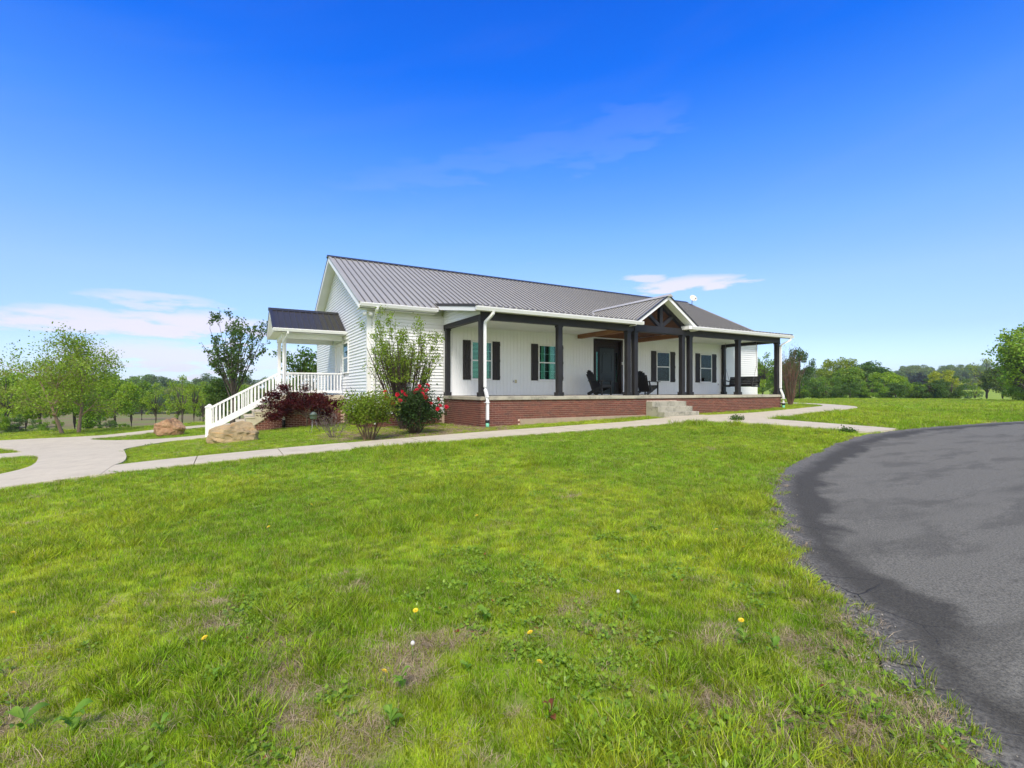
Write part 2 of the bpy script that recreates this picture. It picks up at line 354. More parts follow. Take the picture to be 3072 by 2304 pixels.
PLAZA = smooth(TONGUE) + [(-7.1, 6.75), (-7.1, 9.2), (-8.1, 9.15)] + smooth([(-8.89, 9.1), (-10, 9.7), (-10.8, 10.42), (-11.45, 11.4), (-11.66, 11.9), (-11.55, 12.3), (-11.16, 12.55), (-9.71, 13.44), (-7.82, 14.59), (-6.63, 15.38), (-2, 18)]) + \
    [(-2, 20.3)] + smooth([(-6.61, 17.5), (-7.9, 16.6), (-9.86, 14.92), (-11.4, 14.06), (-11.94, 13.91), (-13.64, 13.79), (-14.78, 13.58), (-19, 13.2)]) + [(-24, 12.8), (-24, 10.9), (-17, 11.1)] + \
    smooth([(-15, 10.6), (-13.7, 9.6), (-13.05, 8.6), (-12.3, 6.72)]) + [(-14.5, 6.5), (-14.5, 4.75)] + smooth([(-11.6, 4.7), (-11.2, 3.7), (-10.88, 2.4), (-10.55, .9), (-10.42, -.3), (-10.7, -1.15), (-11.6, -1.9), (-14.2, -3.0)]) + \
    [(-14.2, -4.4)] + smooth([(-12.2, -3.75), (-10.9, -3.25), (-9.95, -3.02), (-8.75, -2.98)])
APRON = [(4.6, -2.86), (5.6, -2.82)] + smooth([(6.6, -2.95), (7.2, -3.4), (7.6, -4.2), (7.99, -5.28), (8.45, -6.85)]) + [(8.5, -6.98), (10.15, -6.92)] + smooth([(9.95, -5.9), (9.62, -4.4), (9.45, -3.5), (9.9, -3.28), (11.5, -2.9), (13.83, -2.45), (15.8, -2.38), (17.67, -2.07), (19.49, -1.45), (21.4, -.3), (23.01, 1.87), (23.9, 5), (24, 11)]) + \
    [(22.7, 11)] + smooth([(22.5, 5.5), (21.9, 3.4), (21.1, 1.29), (19.47, .15), (17.85, -.43), (15.29, -1.05), (12.64, -1.23), (9.4, -1.3)]) + [(8.85, -1.3), (8.85, -1.06), (6.8, -1.06), (6.8, -1.3), (4.6, -1.6)]
WALK = [(-8.75, -2.98), (4.6, -2.86), (4.6, -1.6), (-8.75, -1.78)]
def inside(poly, x, y):
    x = np.asarray(x); y = np.asarray(y); c = np.zeros(x.shape, bool); n = len(poly)
    for i in range(n):
        x1, y1 = poly[i]; x2, y2 = poly[(i + 1) % n]
        if y1 == y2: continue
        k = ((y1 > y) != (y2 > y)) & (x < (x2 - x1) * (y - y1) / (y2 - y1) + x1); c ^= k
    return c
def edgedist(x, y, line):
    d = np.full(np.shape(x), 1e9)
    for (x1, y1), (x2, y2) in zip(line[:-1], line[1:]):
        L = (x2 - x1) ** 2 + (y2 - y1) ** 2 + 1e-12; t = np.clip(((x - x1) * (x2 - x1) + (y - y1) * (y2 - y1)) / L, 0, 1)
        d = np.minimum(d, np.hypot(x - x1 - t * (x2 - x1), y - y1 - t * (y2 - y1)))
    return d
def dryness(u, v):
    """0 = lush, 1 = straw or bare soil"""
    r = np.hypot(u - CAM.x, v - CAM.y); e = edgedist(u, v, WEDGE)
    n = fbm(u, v, 3.4, 5); m = fbm(u, v, .8, 11)
    b = .17 * sstep(-r, -5.0, -2.4) + .08 * sstep(-e, -1.1, -.1) * sstep(-r, -7, -3) + .10 * sstep(-e, -.3, 0)
    bed = sstep(v, -1.85, -1.3) * sstep(-v, -3.2, -1.8) * sstep(u, -5.5, -3.5) * sstep(-u, -2.2, 0)
    bed2 = .25 * sstep(v, -1.85, -1.0) * sstep(-v, -6, -5) * sstep(u, -9.2, -8) * sstep(-u, -2, 0)
    s = n * .68 + m * .39 + b + .30 * bed + .18 * bed2
    return sstep(s, .65, .90)
def axis(lo, hi, d, far):
    a = list(np.arange(lo, hi + 1e-6, d)); s = d; x = hi
    while x < far: s *= 1.13; x += s; a.append(x)
    s = d; x = lo; L = []
    while x > -far: s *= 1.13; x -= s; L.append(x)
    return np.array(L[::-1] + a)
def path_level(z): return z
ax, ay = axis(-14, 12, .16, 850), axis(-14.5, 4, .16, 850)
GX, GY = np.meshgrid(ax, ay); GZ = ground(GX, GY)
rr = np.hypot(GX - CAM.x, GY - CAM.y)
GZ = GZ + (fbm(GX, GY, .9, 2) - .5) * .05 * np.clip(rr / 3, .3, 1) * (rr < 80)
for P_ in (ASPH, PLAZA, APRON, WALK):
    GZ = GZ - np.where(inside(P_, GX, GY), .06, 0)
GZ = GZ + np.where(rr > 500, -(rr - 500) * .0, 0)
ny_, nx_ = GX.shape
verts = np.stack([GX.ravel(), GY.ravel(), GZ.ravel()], 1)
idx = np.arange(nx_ * ny_).reshape(ny_, nx_)
faces = np.stack([idx[:-1, :-1].ravel(), idx[:-1, 1:].ravel(), idx[1:, 1:].ravel(), idx[1:, :-1].ravel()], 1)
def fast_mesh(name, verts, faces, mat, smooth=False, k=None):
    me = bpy.data.meshes.new(name); verts = np.asarray(verts, 'f'); faces = np.asarray(faces, 'i'); k = faces.shape[1]
    me.vertices.add(len(verts)); me.vertices.foreach_set('co', verts.ravel())
    me.loops.add(faces.size); me.loops.foreach_set('vertex_index', faces.ravel())
    me.polygons.add(len(faces)); me.polygons.foreach_set('loop_start', np.arange(len(faces), dtype='i') * k)
    me.polygons.foreach_set('use_smooth', np.full(len(faces), smooth))
    if mat: me.materials.append(mat)
    me.update(calc_edges=True); me.validate(); return me
def grass_colour(t, fine=True):
    """lawn colour shared by the blades and the ground between them"""
    p = t.pos(); a = t.noise(.33, 4, .6, p); b = t.noise(1.9, 4, .6, p); c = t.noise(.07, 3, .5, p)
    col = t.mix(t.mr(a, .40, .60), (.215, .360, .012), (.440, .525, .030))
    col = t.mix(t.mr(b, .42, .72, 0, .45), col, (.50, .55, .06)); col = t.mix(t.mr(t.noise(4.2, 5, .7, p), .40, .56, .75, 0), col, (.130, .250, .010))
    col = t.mix(t.mr(c, .4, .65, 0, .35), col, (.215, .375, .012))
    return col
t = NT('lawn_ground'); at = t.new('ShaderNodeAttribute', attribute_name='dry'); gcol = grass_colour(t)
soil = t.mix(t.mr(t.noise(38, 6, .75), .38, .66), (.10, .075, .04), (.34, .27, .16))
fine_ = t.noise(45, 4, .7)
gcol = t.mix(t.mr(fine_, .3, .7, 0, .45), gcol, (.10, .16, .02))
far_ = t.new('ShaderNodeAttribute', attribute_name='far')
fieldc = t.mix(t.mr(t.noise(.06, 5, .6), .42, .6), (.21, .165, .085), (.17, .20, .05))
col = t.mix(t.mr(at.outputs['Fac'], .1, .9, 0, .9), gcol, soil); col = t.mix(far_.outputs['Fac'], col, fieldc)
t.base(col); t.set(Roughness=.95); t.b.inputs['Specular IOR Level'].default_value = .2; t.bump(t.noise(30, 5, .7), .6, .02); M['lawn'] = t.m
me = fast_mesh('lawn', verts, faces, M['lawn'], True)
a_ = me.attributes.new('dry', 'FLOAT', 'POINT'); a_.data.foreach_set('value', (dryness(GX, GY) * (rr < 40)).ravel().astype('f'))
# the brown field that lies below the lawn on the left, and meadow elsewhere
dx_, dy_ = GX - CAM.x, GY - CAM.y; cx_ = dx_ * math.cos(TH) - dy_ * math.sin(TH); cy_ = dx_ * math.sin(TH) + dy_ * math.cos(TH)
fld = sstep(cy_, 36, 42) * sstep(-cx_ / np.maximum(cy_, 1), .25, .35) * sstep(-cy_, -190, -150)
a_ = me.attributes.new('far', 'FLOAT', 'POINT'); a_.data.foreach_set('value', (fld * .95).ravel().astype('f'))
lawn = place('lawn', me, kind='structure')

def drape(name, poly, mat, zoff, step, drop=.1, attr=None, parent=None, kind='structure', far=None):
    P = []
    n = len(poly)
    for i in range(n):
        (a, b), (c, d) = poly[i], poly[(i + 1) % n]; L = math.hypot(c - a, d - b)
        st = step if far is None else step * max(1, math.hypot(a - CAM.x, b - CAM.y) / far)
        k = max(1, int(L / st))
        P += [(a + (c - a) * j / k, b + (d - b) * j / k) for j in range(k)]
    xs, ys = [p[0] for p in P], [p[1] for p in P]
    gx = np.arange(min(xs), max(xs), step); gy = np.arange(min(ys), max(ys), step)
    X, Y = np.meshgrid(gx, gy); X = X.ravel() + RNG.uniform(-.1, .1, X.size) * step; Y = Y.ravel() + RNG.uniform(-.1, .1, Y.size) * step
    k = inside(P, X, Y)
    if far: 
        R = np.hypot(X - CAM.x, Y - CAM.y); k &= RNG.random(X.size) < np.clip((far / np.maximum(R, .1)) ** 2, .0, 1)
    X, Y = X[k], Y[k]; ed = edgedist(X, Y, P + [P[0]]); k = ed > step * .35; X, Y = X[k], Y[k]
    pts = [Vector(p) for p in P] + [Vector((float(a), float(b))) for a, b in zip(X, Y)]
    m = len(P); r = delaunay_2d_cdt(pts, [(i, (i + 1) % m) for i in range(m)], [list(range(m))], 1, 1e-5)
    co, tri = r[0], r[2]
    cx = np.array([c[0] for c in co]); cy = np.array([c[1] for c in co]); z = ground(cx, cy) + zoff
    V = [(float(a), float(b), float(c)) for a, b, c in zip(cx, cy, z)]; F = [tuple(f) for f in tri]
    bd = {}
    for f in F:
        for i in range(len(f)):
            e = (f[i], f[(i + 1) % len(f)]); bd[e] = 1
    for e in [e for e in bd if (e[1], e[0]) not in bd]:
        a, b = e; k0 = len(V); V += [(V[b][0], V[b][1], V[b][2] - drop), (V[a][0], V[a][1], V[a][2] - drop)]; F.append((b, a, k0 + 1, k0))
    me = bpy.data.meshes.new(name); me.from_pydata(V, [], F); me.materials.append(mat)
    if attr:
        vx = np.array([q[0] for q in V]); vy = np.array([q[1] for q in V])
        at_ = me.attributes.new(attr[0], 'FLOAT', 'POINT'); at_.data.foreach_set('value', attr[1](vx, vy).astype('f'))
    me.update(); return place(name, me, parent, kind=kind)
# asphalt drive: sealed dark along its edge, worn grey inside
t = NT('asphalt'); p = t.pos(); ed = t.new('ShaderNodeAttribute', attribute_name='edge').outputs['Fac']
wob = t.noise(.9, 5, .6, p); e2 = t.math('ADD', ed, t.math('MULTIPLY', t.math('SUBTRACT', wob, .5), 1.2))
agg = t.noise(70, 4, .8, p); agg2 = t.noise(42, 3, .7, p)
grey = t.mix(t.mr(agg, .38, .62), (.072, .071, .056), (.212, .207, .165)); dark = t.mix(t.mr(agg, .38, .72), (.034, .0325, .024), (.098, .093, .069))
st = t.noise(.55, 5, .6, p, stretch=(.45, 1.3, 1)); st2 = t.noise(1.6, 4, .6, p, stretch=(.4, 1.2, 1))
f1 = t.mr(e2, .52, .68); streak = t.math('MULTIPLY', t.mr(st, .52, .66), .55)
col = t.mix(f1, dark, grey); col = t.mix(streak, col, dark); col = t.mix(t.mr(st2, .52, .62, 0, .42), col, dark)
rim = t.mix(t.mr(agg2, .35, .65), (.040, .039, .034), (.24, .235, .20))
col = t.mix(t.math('MULTIPLY', t.mr(t.math('ADD', ed, t.math('MULTIPLY', t.math('SUBTRACT', t.noise(2.3, 4), .5), .35)), .12, .34, 1, 0), .85), col, rim)
vo = t.new('ShaderNodeTexVoronoi'); vo.feature = 'DISTANCE_TO_EDGE'; vo.inputs['Scale'].default_value = 1.6
dv = t.new('ShaderNodeMixRGB'); dv.inputs[0].default_value = .12; nn = t.new('ShaderNodeTexNoise'); nn.inputs['Scale'].default_value = 3; t.link(p, nn.inputs['Vector'])
t.link(p, dv.inputs[1]); t.link(nn.outputs['Color'], dv.inputs[2]); t.link(dv.outputs[0], vo.inputs['Vector'])
crack = t.math('MULTIPLY', t.mr(vo.outputs['Distance'], .0, .012, 1, 0), t.mr(ed, .25, .65, 1, 0)); crack = t.math('MULTIPLY', crack, t.mr(t.noise(1.1, 2), .47, .52))
col = t.mix(crack, col, (.012, .012, .012))
t.base(col); t.set(Roughness=.85); t.b.inputs['Specular IOR Level'].default_value = .35; t.bump(t.math('SUBTRACT', t.math('ADD', agg, agg2), crack), .75, .006); M['asphalt'] = t.m
drape('asphalt_drive', ASPH, M['asphalt'], .012, .28, .08, attr=('edge', lambda x, y: np.minimum(edgedist(x, y, WEDGE + [(-4.35, -13.6), (-4.2, -15), (-3.2, -18), (0, -24)]), edgedist(x, y, [WEDGE[0], (28, -8.2), (45, -9.8), (75, -13)]))), far=8)
drape('concrete_plaza', PLAZA, M['path'], .04, .4)
drape('concrete_path', APRON, M['path'], .04, .4)
walk = empty('front_walk', (0, 0, 0)); walk['kind'] = 'structure'
us = [-8.75, -7.4, -5.9, -4.45, -2.9, -1.4, .1, 1.6, 3.1, 4.6]
for a, b in zip(us[:-1], us[1:]):
    lo = lambda u: -2.98 + (u + 8.75) * .12 / 13.35
    hi = lambda u: -1.78 + (u + 8.75) * .18 / 13.35
    drape('paving_slab', [(a + .008, lo(a)), (b - .008, lo(b)), (b - .008, hi(b)), (a + .008, hi(a))], M['path'], .04 + random.uniform(-.004, .004), .4, parent=walk, kind=None)

# ------------------------------------------------------------------ grass: blades in tufts, scattered over the lawn
t = NT('grass_blades'); c0 = grass_colour(t); oi = t.new('ShaderNodeObjectInfo').outputs['Random']; isl = t.new('ShaderNodeNewGeometry').outputs['Random Per Island']
hs = t.new('ShaderNodeHueSaturation'); t.link(c0, hs.inputs['Color']); t.link(t.mr(oi, 0, 1, .48, .515), hs.inputs['Hue']); t.link(t.math('MULTIPLY', t.mr(isl, 0, 1, .5, 1.6), t.mr(oi, 0, 1, .75, 1.28)), hs.inputs['Value'])
c1 = t.mix(t.mr(isl, .84, .90), hs.outputs[0], (.44, .39, .20)); t.base(c1); t.set(Roughness=.55); t.b.inputs['Specular IOR Level'].default_value = .22
tl = t.new('ShaderNodeBsdfTranslucent'); t.link(t.mix(1.0, c1, (1.2, 1.25, .5), 'MULTIPLY'), tl.inputs[0]); mx = t.new('ShaderNodeMixShader'); mx.inputs[0].default_value = .4
t.link(t.b.outputs[0], mx.inputs[1]); t.link(tl.outputs[0], mx.inputs[2]); t.link(mx.outputs[0], t.out.inputs[0]); M['blade'] = t.m
t = NT('straw'); isl = t.new('ShaderNodeNewGeometry').outputs['Random Per Island']
t.base(t.mix(isl, (.22, .16, .09), (.46, .38, .25))); t.set(Roughness=.8); M['straw'] = t.m
t = NT('weed_leaf'); isl = t.new('ShaderNodeNewGeometry').outputs['Random Per Island']; oi = t.new('ShaderNodeObjectInfo').outputs['Random']
cc = t.mix(isl, (.14, .27, .015), (.27, .41, .025)); cc = t.mix(t.mr(t.math('FRACT', t.math('ADD', t.math('MULTIPLY', isl, 7.), oi)), .988, .994), cc, (.28, .06, .03)); t.base(cc); t.set(Roughness=.4)
tl = t.new('ShaderNodeBsdfTranslucent'); t.link(cc, tl.inputs[0]); mx = t.new('ShaderNodeMixShader'); mx.inputs[0].default_value = .3
t.link(t.b.outputs[0], mx.inputs[1]); t.link(tl.outputs[0], mx.inputs[2]); t.link(mx.outputs[0], t.out.inputs[0]); M['weed'] = t.m
def tuft(n, rad, h, wd, lean, flat=0.0):
    V, F = [], []
    for i in range(n):
        a = random.uniform(0, 2 * math.pi); r = rad * math.sqrt(random.random()); x, y = r * math.cos(a), r * math.sin(a)
        hh = h * random.uniform(.45, 1.15); L = lean * random.uniform(.2, 1.3) * hh; b = a + random.uniform(-1.2, 1.2)
        dx, dy = math.cos(b) * L, math.sin(b) * L; q = random.uniform(0, math.pi); wx, wy = math.cos(q) * wd / 2, math.sin(q) * wd / 2
        z1, z2 = hh * (.55 - flat * .4), hh * (1 - flat * .8); k = len(V)
        V += [(x - wx, y - wy, -.01), (x + wx, y + wy, -.01), (x + dx * .35 + wx * .8, y + dy * .35 + wy * .8, z1), (x + dx * .35 - wx * .8, y + dy * .35 - wy * .8, z1), (x + dx, y + dy, z2)]
        F += [(k, k + 1, k + 2, k + 3), (k + 3, k + 2, k + 4)]
    return V, F
def leafpatch(n, rad):
    V, F = [], []
    for i in range(n):
        a = random.uniform(0, 6.28); r = rad * math.sqrt(random.random()); x, y, z = r * math.cos(a), r * math.sin(a), random.uniform(.008, .035)
        b = random.uniform(0, 6.28); l = random.uniform(.012, .034); w_ = l * random.uniform(.3, .55); c, s = math.cos(b), math.sin(b); up = random.uniform(0, .7) * l; k = len(V)
        V += [(x, y, z), (x + c * l * .5 - s * w_, y + s * l * .5 + c * w_, z + up * .4), (x + c * l, y + s * l, z + up), (x + c * l * .5 + s * w_, y + s * l * .5 - c * w_, z + up * .4)]
        F += [(k, k + 1, k + 2, k + 3)]
    return V, F
tcol = bpy.data.collections.new('tufts')
specs = [(tuft, (40, .055, .034, .0030, .8), 'blade'), (tuft, (40, .05, .042, .0032, .9), 'blade'), (tuft, (46, .06, .075, .0042, .9), 'blade'), (tuft, (40, .05, .058, .0036, 1.0), 'blade'),
         (tuft, (46, .075, .060, .0026, 1.5, .75), 'straw'), (tuft, (44, .075, .055, .0028, 1.9, .88), 'straw'), (leafpatch, (26, .07), 'weed'), (tuft, (14, .04, .05, .012, 1.2, .35), 'weed')]
for i, (fn, a, m_) in enumerate(specs):
    V, F = fn(*a); me = bpy.data.meshes.new('tuft'); me.from_pydata(V, [], F); me.materials.append(M[m_]); me.update()
    o = bpy.data.objects.new('tuft_%d' % i, me); tcol.objects.link(o)
PX, PY, PI_, PS = [], [], [], []
def scatter(r0, r1, dens, scale, idxf):
    n = int(dens * .98 * (r1 * r1 - r0 * r0)); r = np.sqrt(RNG.uniform(r0 * r0, r1 * r1, n)); a = RNG.uniform(-.98, .98, n) + (math.pi / 2 - TH)
    x, y = CAM.x + r * np.cos(a), CAM.y + r * np.sin(a)
    k = ~(inside(ASPH, x, y) | inside(PLAZA, x, y) | inside(APRON, x, y) | inside(WALK, x, y))
    k &= ~((x > -2.8) & (x < 18.2) & (y > 2.85) & (y < 13.8)) & ~((x > -.15) & (x < 15.5) & (y > -.16) & (y < 3)) & ~((x > -6.6) & (x < -2.7) & (y > 6.7) & (y < 9.5)) & ~((x > 6.85) & (x < 8.8) & (y > -1.05) & (y < 0))
    x, y, r = x[k], y[k], r[k]; d = dryness(x, y); q = RNG.random(len(x)); tall = fbm(x, y, .8, 21); cl_ = fbm(x, y, 1.4, 31)
    bedz = (y > -1.8)
    i = np.where(RNG.random(len(x)) < .5, 0, 1); i = np.where((tall > .60) & ~bedz, np.where(q < .5, 2, 3), i)
    near = sstep(-r, -5.5, -2.5)
    i = np.where((q < (.02 + .14 * near) * (cl_ > .52)) , np.where(q * 10 % 1 < .7, 6, 7), i)
    i = np.where(RNG.random(len(x)) < d * .72, np.where(q < .5, 4, 5), i)
    keep = ~((RNG.random(len(x)) < d * .10)); s = scale * RNG.uniform(.75, 1.25, len(x)) * np.where(bedz, .75, 1) * (1 + .25 * (tall - .5))
    PX.append(x[keep]); PY.append(y[keep]); PI_.append(i[keep]); PS.append(s[keep])
scatter(.8, 4, 640, .95, None); scatter(4, 8, 420, 1.0, None); scatter(8, 16, 160, 1.25, None); scatter(16, 32, 42, 1.9, None); scatter(32, 62, 9, 3.2, None)
# ragged fringe leaning over the asphalt edge
fe = [p for p in EDGE if math.hypot(p[0] - CAM.x, p[1] - CAM.y) < 9]
fx = []; fy = []
for (a, b), (c, d) in zip(fe[:-1], fe[1:]):
    for k in range(6):
        q = random.random(); nx, ny = -(d - b), (c - a); l = math.hypot(nx, ny) + 1e-9; off = random.gauss(.0, .085)
        fx.append(a + (c - a) * q + nx / l * off); fy.append(b + (d - b) * q + ny / l * off)
fx, fy = np.array(fx), np.array(fy); sel = fbm(fx, fy, 2.2, 8) > .40; fx, fy = fx[sel], fy[sel]
PX.append(fx); PY.append(fy); PI_.append(RNG.choice([1, 3, 4, 5, 6], len(fx), p=[.35, .25, .15, .15, .1])); PS.append(RNG.uniform(.7, 1.2, len(fx)))
x = np.concatenate(PX); y = np.concatenate(PY); i_ = np.concatenate(PI_).astype('i'); s_ = np.concatenate(PS).astype('f')
z = ground(x, y) + (fbm(x, y, .9, 2) - .5) * .05 * np.clip(np.hypot(x - CAM.x, y - CAM.y) / 3, .3, 1)
me = bpy.data.meshes.new('grass'); me.vertices.add(len(x)); me.vertices.foreach_set('co', np.stack([x, y, z], 1).astype('f').ravel())
a_ = me.attributes.new('idx', 'INT', 'POINT'); a_.data.foreach_set('value', i_)
a_ = me.attributes.new('scl', 'FLOAT', 'POINT'); a_.data.foreach_set('value', s_)
a_ = me.attributes.new('rot', 'FLOAT_VECTOR', 'POINT'); a_.data.foreach_set('vector', np.stack([RNG.normal(0, .12, len(x)), RNG.normal(0, .12, len(x)), RNG.uniform(0, 6.28, len(x))], 1).astype('f').ravel())
me.update()
grass = place('grass', me, kind='stuff')
ng = bpy.data.node_groups.new('scatter_tufts', 'GeometryNodeTree'); ng.interface.new_socket('Geometry', in_out='INPUT', socket_type='NodeSocketGeometry'); ng.interface.new_socket('Geometry', in_out='OUTPUT', socket_type='NodeSocketGeometry')
gi, go = ng.nodes.new('NodeGroupInput'), ng.nodes.new('NodeGroupOutput'); iop = ng.nodes.new('GeometryNodeInstanceOnPoints')
ci = ng.nodes.new('GeometryNodeCollectionInfo'); ci.inputs['Collection'].default_value = tcol; ci.inputs['Separate Children'].default_value = True; ci.inputs['Reset Children'].default_value = True
def na(nm, ty):
    n = ng.nodes.new('GeometryNodeInputNamedAttribute'); n.data_type = ty; n.inputs['Name'].default_value = nm; return n.outputs['Attribute']
ng.links.new(gi.outputs[0], iop.inputs['Points']); ng.links.new(ci.outputs[0], iop.inputs['Instance']); iop.inputs['Pick Instance'].default_value = True
ng.links.new(na('idx', 'INT'), iop.inputs['Instance Index']); ng.links.new(na('rot', 'FLOAT_VECTOR'), iop.inputs['Rotation']); ng.links.new(na('scl', 'FLOAT'), iop.inputs['Scale'])
ng.links.new(iop.outputs[0], go.inputs[0]); md = grass.modifiers.new('scatter', 'NODES'); md.node_group = ng
print('tufts', len(x))

# loose stones and crumbled asphalt along the broken edge
V, F = [], []
for (a, b), (c, d) in zip(fe[:-1], fe[1:]):
    for k in range(26):
        q = random.random(); nx, ny = -(d - b), (c - a); l = math.hypot(nx, ny) + 1e-9; off = random.gauss(.0, .10)
        X_, Y_ = a + (c - a) * q + nx / l * off, b + (d - b) * q + ny / l * off; r = random.uniform(.003, .009); n = len(V)
        Z_ = gz(X_, Y_) + .014 + r * .4; th = random.uniform(0, 6.28)
        for j in range(4): V.append((X_ + r * random.uniform(.6, 1.3) * math.cos(th + j * 1.57), Y_ + r * random.uniform(.6, 1.3) * math.sin(th + j * 1.57), Z_ + random.uniform(-.3, .3) * r))
        V += [(X_, Y_, Z_ + r * .8), (X_, Y_, Z_ - r)]; F += [(n + j, n + (j + 1) % 4, n + 4) for j in range(4)] + [(n + (j + 1) % 4, n + j, n + 5) for j in range(4)]
t = NT('edge_stones'); isl = t.new('ShaderNodeNewGeometry').outputs['Random Per Island']; t.base(t.mix(isl, (.05, .05, .045), (.34, .32, .27))); t.set(Roughness=.9)
me = bpy.data.meshes.new('edge_gravel'); me.from_pydata(V, [], F); me.materials.append(t.m); me.update(); place('edge_gravel', me, kind='stuff')

# ================================================================== the house
house = empty('house', (0, 0, 0), 0, 'long single storey white farmhouse with grey metal roof and black-posted front porch', 'house')
U0, U1, WV, BV = -2.80, 18.20, 2.94, 13.70            # wall corners: left, right, front face, back face
RV, RZ, SL = 8.10, 5.84, .4947                        # ridge line and main pitch
def roofz(v): return RZ - SL * abs(v - RV)
EV = 2.49; EZ = roofz(EV)
SB = -.61                                             # bottom of the siding
CH = .1125                                            # exposure of one lap board
# ---- wall cores (behind boards)
core = empty('wall', (0, 0, 0)); core.parent = house
for bx in ((U0 + .03, 6.87, WV + .03, WV + .4, SB - .55, 2.80), (8.47, U1 - .03, WV + .03, WV + .4, SB - .55, 2.80), (6.87, 8.47, WV + .03, WV + .4, 2.44, 2.80), (6.87, 8.47, WV + .03, WV + .4, SB - .55, -.01), (U0 + .03, U1 - .03, WV + .4, BV - .03, SB - .55, 2.80)):
    MB().box(*bx).build('wall_core', M['vinyl'], core)
b = MB().prism([(WV + .03, 2.8), (BV - .03, 2.8), (BV - .03, roofz(BV) - .17), (RV, RZ - .17), (WV + .03, roofz(WV) - .17)], 'x', U0 + .04, U1 - .04); b.build('gable_core', M['vinyl'], core)
def lap(mb, p0, p1, z, nrm, h=CH):
    """one lap-siding board from p0 to p1 (xy), bottom edge z, facing nrm"""
    (x0, y0), (x1, y1) = p0, p1; nx, ny = nrm
    pr = [(.004, z + h + .004), (.016, z), (.016, z + .0), (.0, z)]
    V = []
    for (x, y) in ((x0, y0), (x1, y1)):
        V += [(x - nx * .02, y - ny * .02, z), (x + nx * .036, y + ny * .036, z), (x + nx * .003, y + ny * .003, z + h + .003), (x - nx * .02, y - ny * .02, z + h + .003)]
    f = [(0, 1, 5, 4), (1, 2, 6, 5), (2, 3, 7, 6), (3, 0, 4, 7), (0, 3, 2, 1), (4, 5, 6, 7)]
    if nx * (y1 - y0) - ny * (x1 - x0) < 0: f = [tuple(reversed(q)) for q in f]
    mb.add(V, f)
gw = empty('gable_siding', (0, 0, 0)); gw.parent = house
OPEN_G = [(7.27, 8.52, -.05, 2.14), (5.86, 6.91, .83, 2.12)]     # door, window cut-outs (v0, v1, z0, z1)
z = SB
while z < RZ - .3:
    zt = z + CH
    lo = WV if zt < roofz(WV) - .17 else RV - (RZ - .17 - zt) / SL; hi = BV if zt < roofz(BV) - .17 else RV + (RZ - .17 - zt) / SL
    segs = [(lo + .05 if lo == WV else lo, hi - .05 if hi == BV else hi)]
    for a, c, z0, z1 in OPEN_G:
        if zt > z0 + .02 and z < z1 - .02:
            ns = []
            for s0, s1 in segs:
                if a > s0 and c < s1: ns += [(s0, a), (c, s1)]
                else: ns.append((s0, s1))
            segs = ns
    for s0, s1 in segs:
        if s1 - s0 > .05:
            mb = MB(); lap(mb, (U0, s1), (U0, s0), z, (-1, 0)); mb.build('siding_board', M['vinyl'], gw)
    z += CH
fw = empty('front_siding', (0, 0, 0)); fw.parent = house
z = SB; 
meL = MB(); lap(meL, (U0 + .05, WV), (-.10, WV), 0, (0, -1)); meL = meL.mesh('siding_board', M['vinyl'])
meR = MB(); lap(meR, (15.44, WV), (U1 - .09, WV), 0, (0, -1)); meR = meR.mesh('siding_board', M['vinyl'])
while z < 2.86:
    place('siding_board', meL, fw, (0, 0, z)); place('siding_board', meR, fw, (0, 0, z)); z += CH
MB().box(U0 - .042, U0 + .09, WV - .044, WV + .07, SB - .02, 2.87).build('corner_board', M['trim'], house)
MB().box(U1 - .09, U1 + .022, WV - .044, WV + .07, SB - .02, 2.87).build('corner_board', M['trim'], house)
MB().box(U0 - .022, U0 + .05, BV - .07, BV + .022, SB - .02, 2.87).build('corner_board', M['trim'], house)
# ---- porch wall: upright boards, 0.152 m each
pw = empty('porch_wall', (0, 0, 0)); pw.parent = house
PB = .1524
holes = [(1.0, 1.88, .57, 2.06), (3.98, 4.86, .57, 2.06), (10.58, 11.48, .57, 2.06), (13.61, 14.49, .57, 2.06), (6.87, 8.47, -.05, 2.44)]
def vboard(w, z0, z1):
    # shallow V-groove either side
    return MB().add([(0, .02, z0), (.0, .004, z0), (.006, -.010, z0), (w - .006, -.010, z0), (w, .004, z0), (w, .02, z0)] + [(0, .02, z1), (.0, .004, z1), (.006, -.010, z1), (w - .006, -.010, z1), (w, .004, z1), (w, .02, z1)],
                    [(0, 1, 2, 3, 4, 5)[::-1], (6, 7, 8, 9, 10, 11), (1, 7, 8, 2)[::-1], (2, 8, 9, 3)[::-1], (3, 9, 10, 4)[::-1], (0, 6, 7, 1)[::-1], (4, 10, 11, 5)[::-1]])
cache = {}
u = -.06; n_b = int(round(15.45 / PB)); PB = 15.45 / n_b
for i in range(n_b):
    a = -.06 + i * PB; parts = [(0.01, 2.54)]
    for h0, h1, z0, z1 in holes:
        if a + PB > h0 + .03 and a < h1 - .03:
            parts = ([(0.01, z0)] if z0 > 0 else []) + [(z1, 2.54)]
    for p in parts:
        if p not in cache: cache[p] = vboard(PB, *p).mesh('wall_board', M['board'])
        place('wall_board', cache[p], pw, (a, WV, 0))
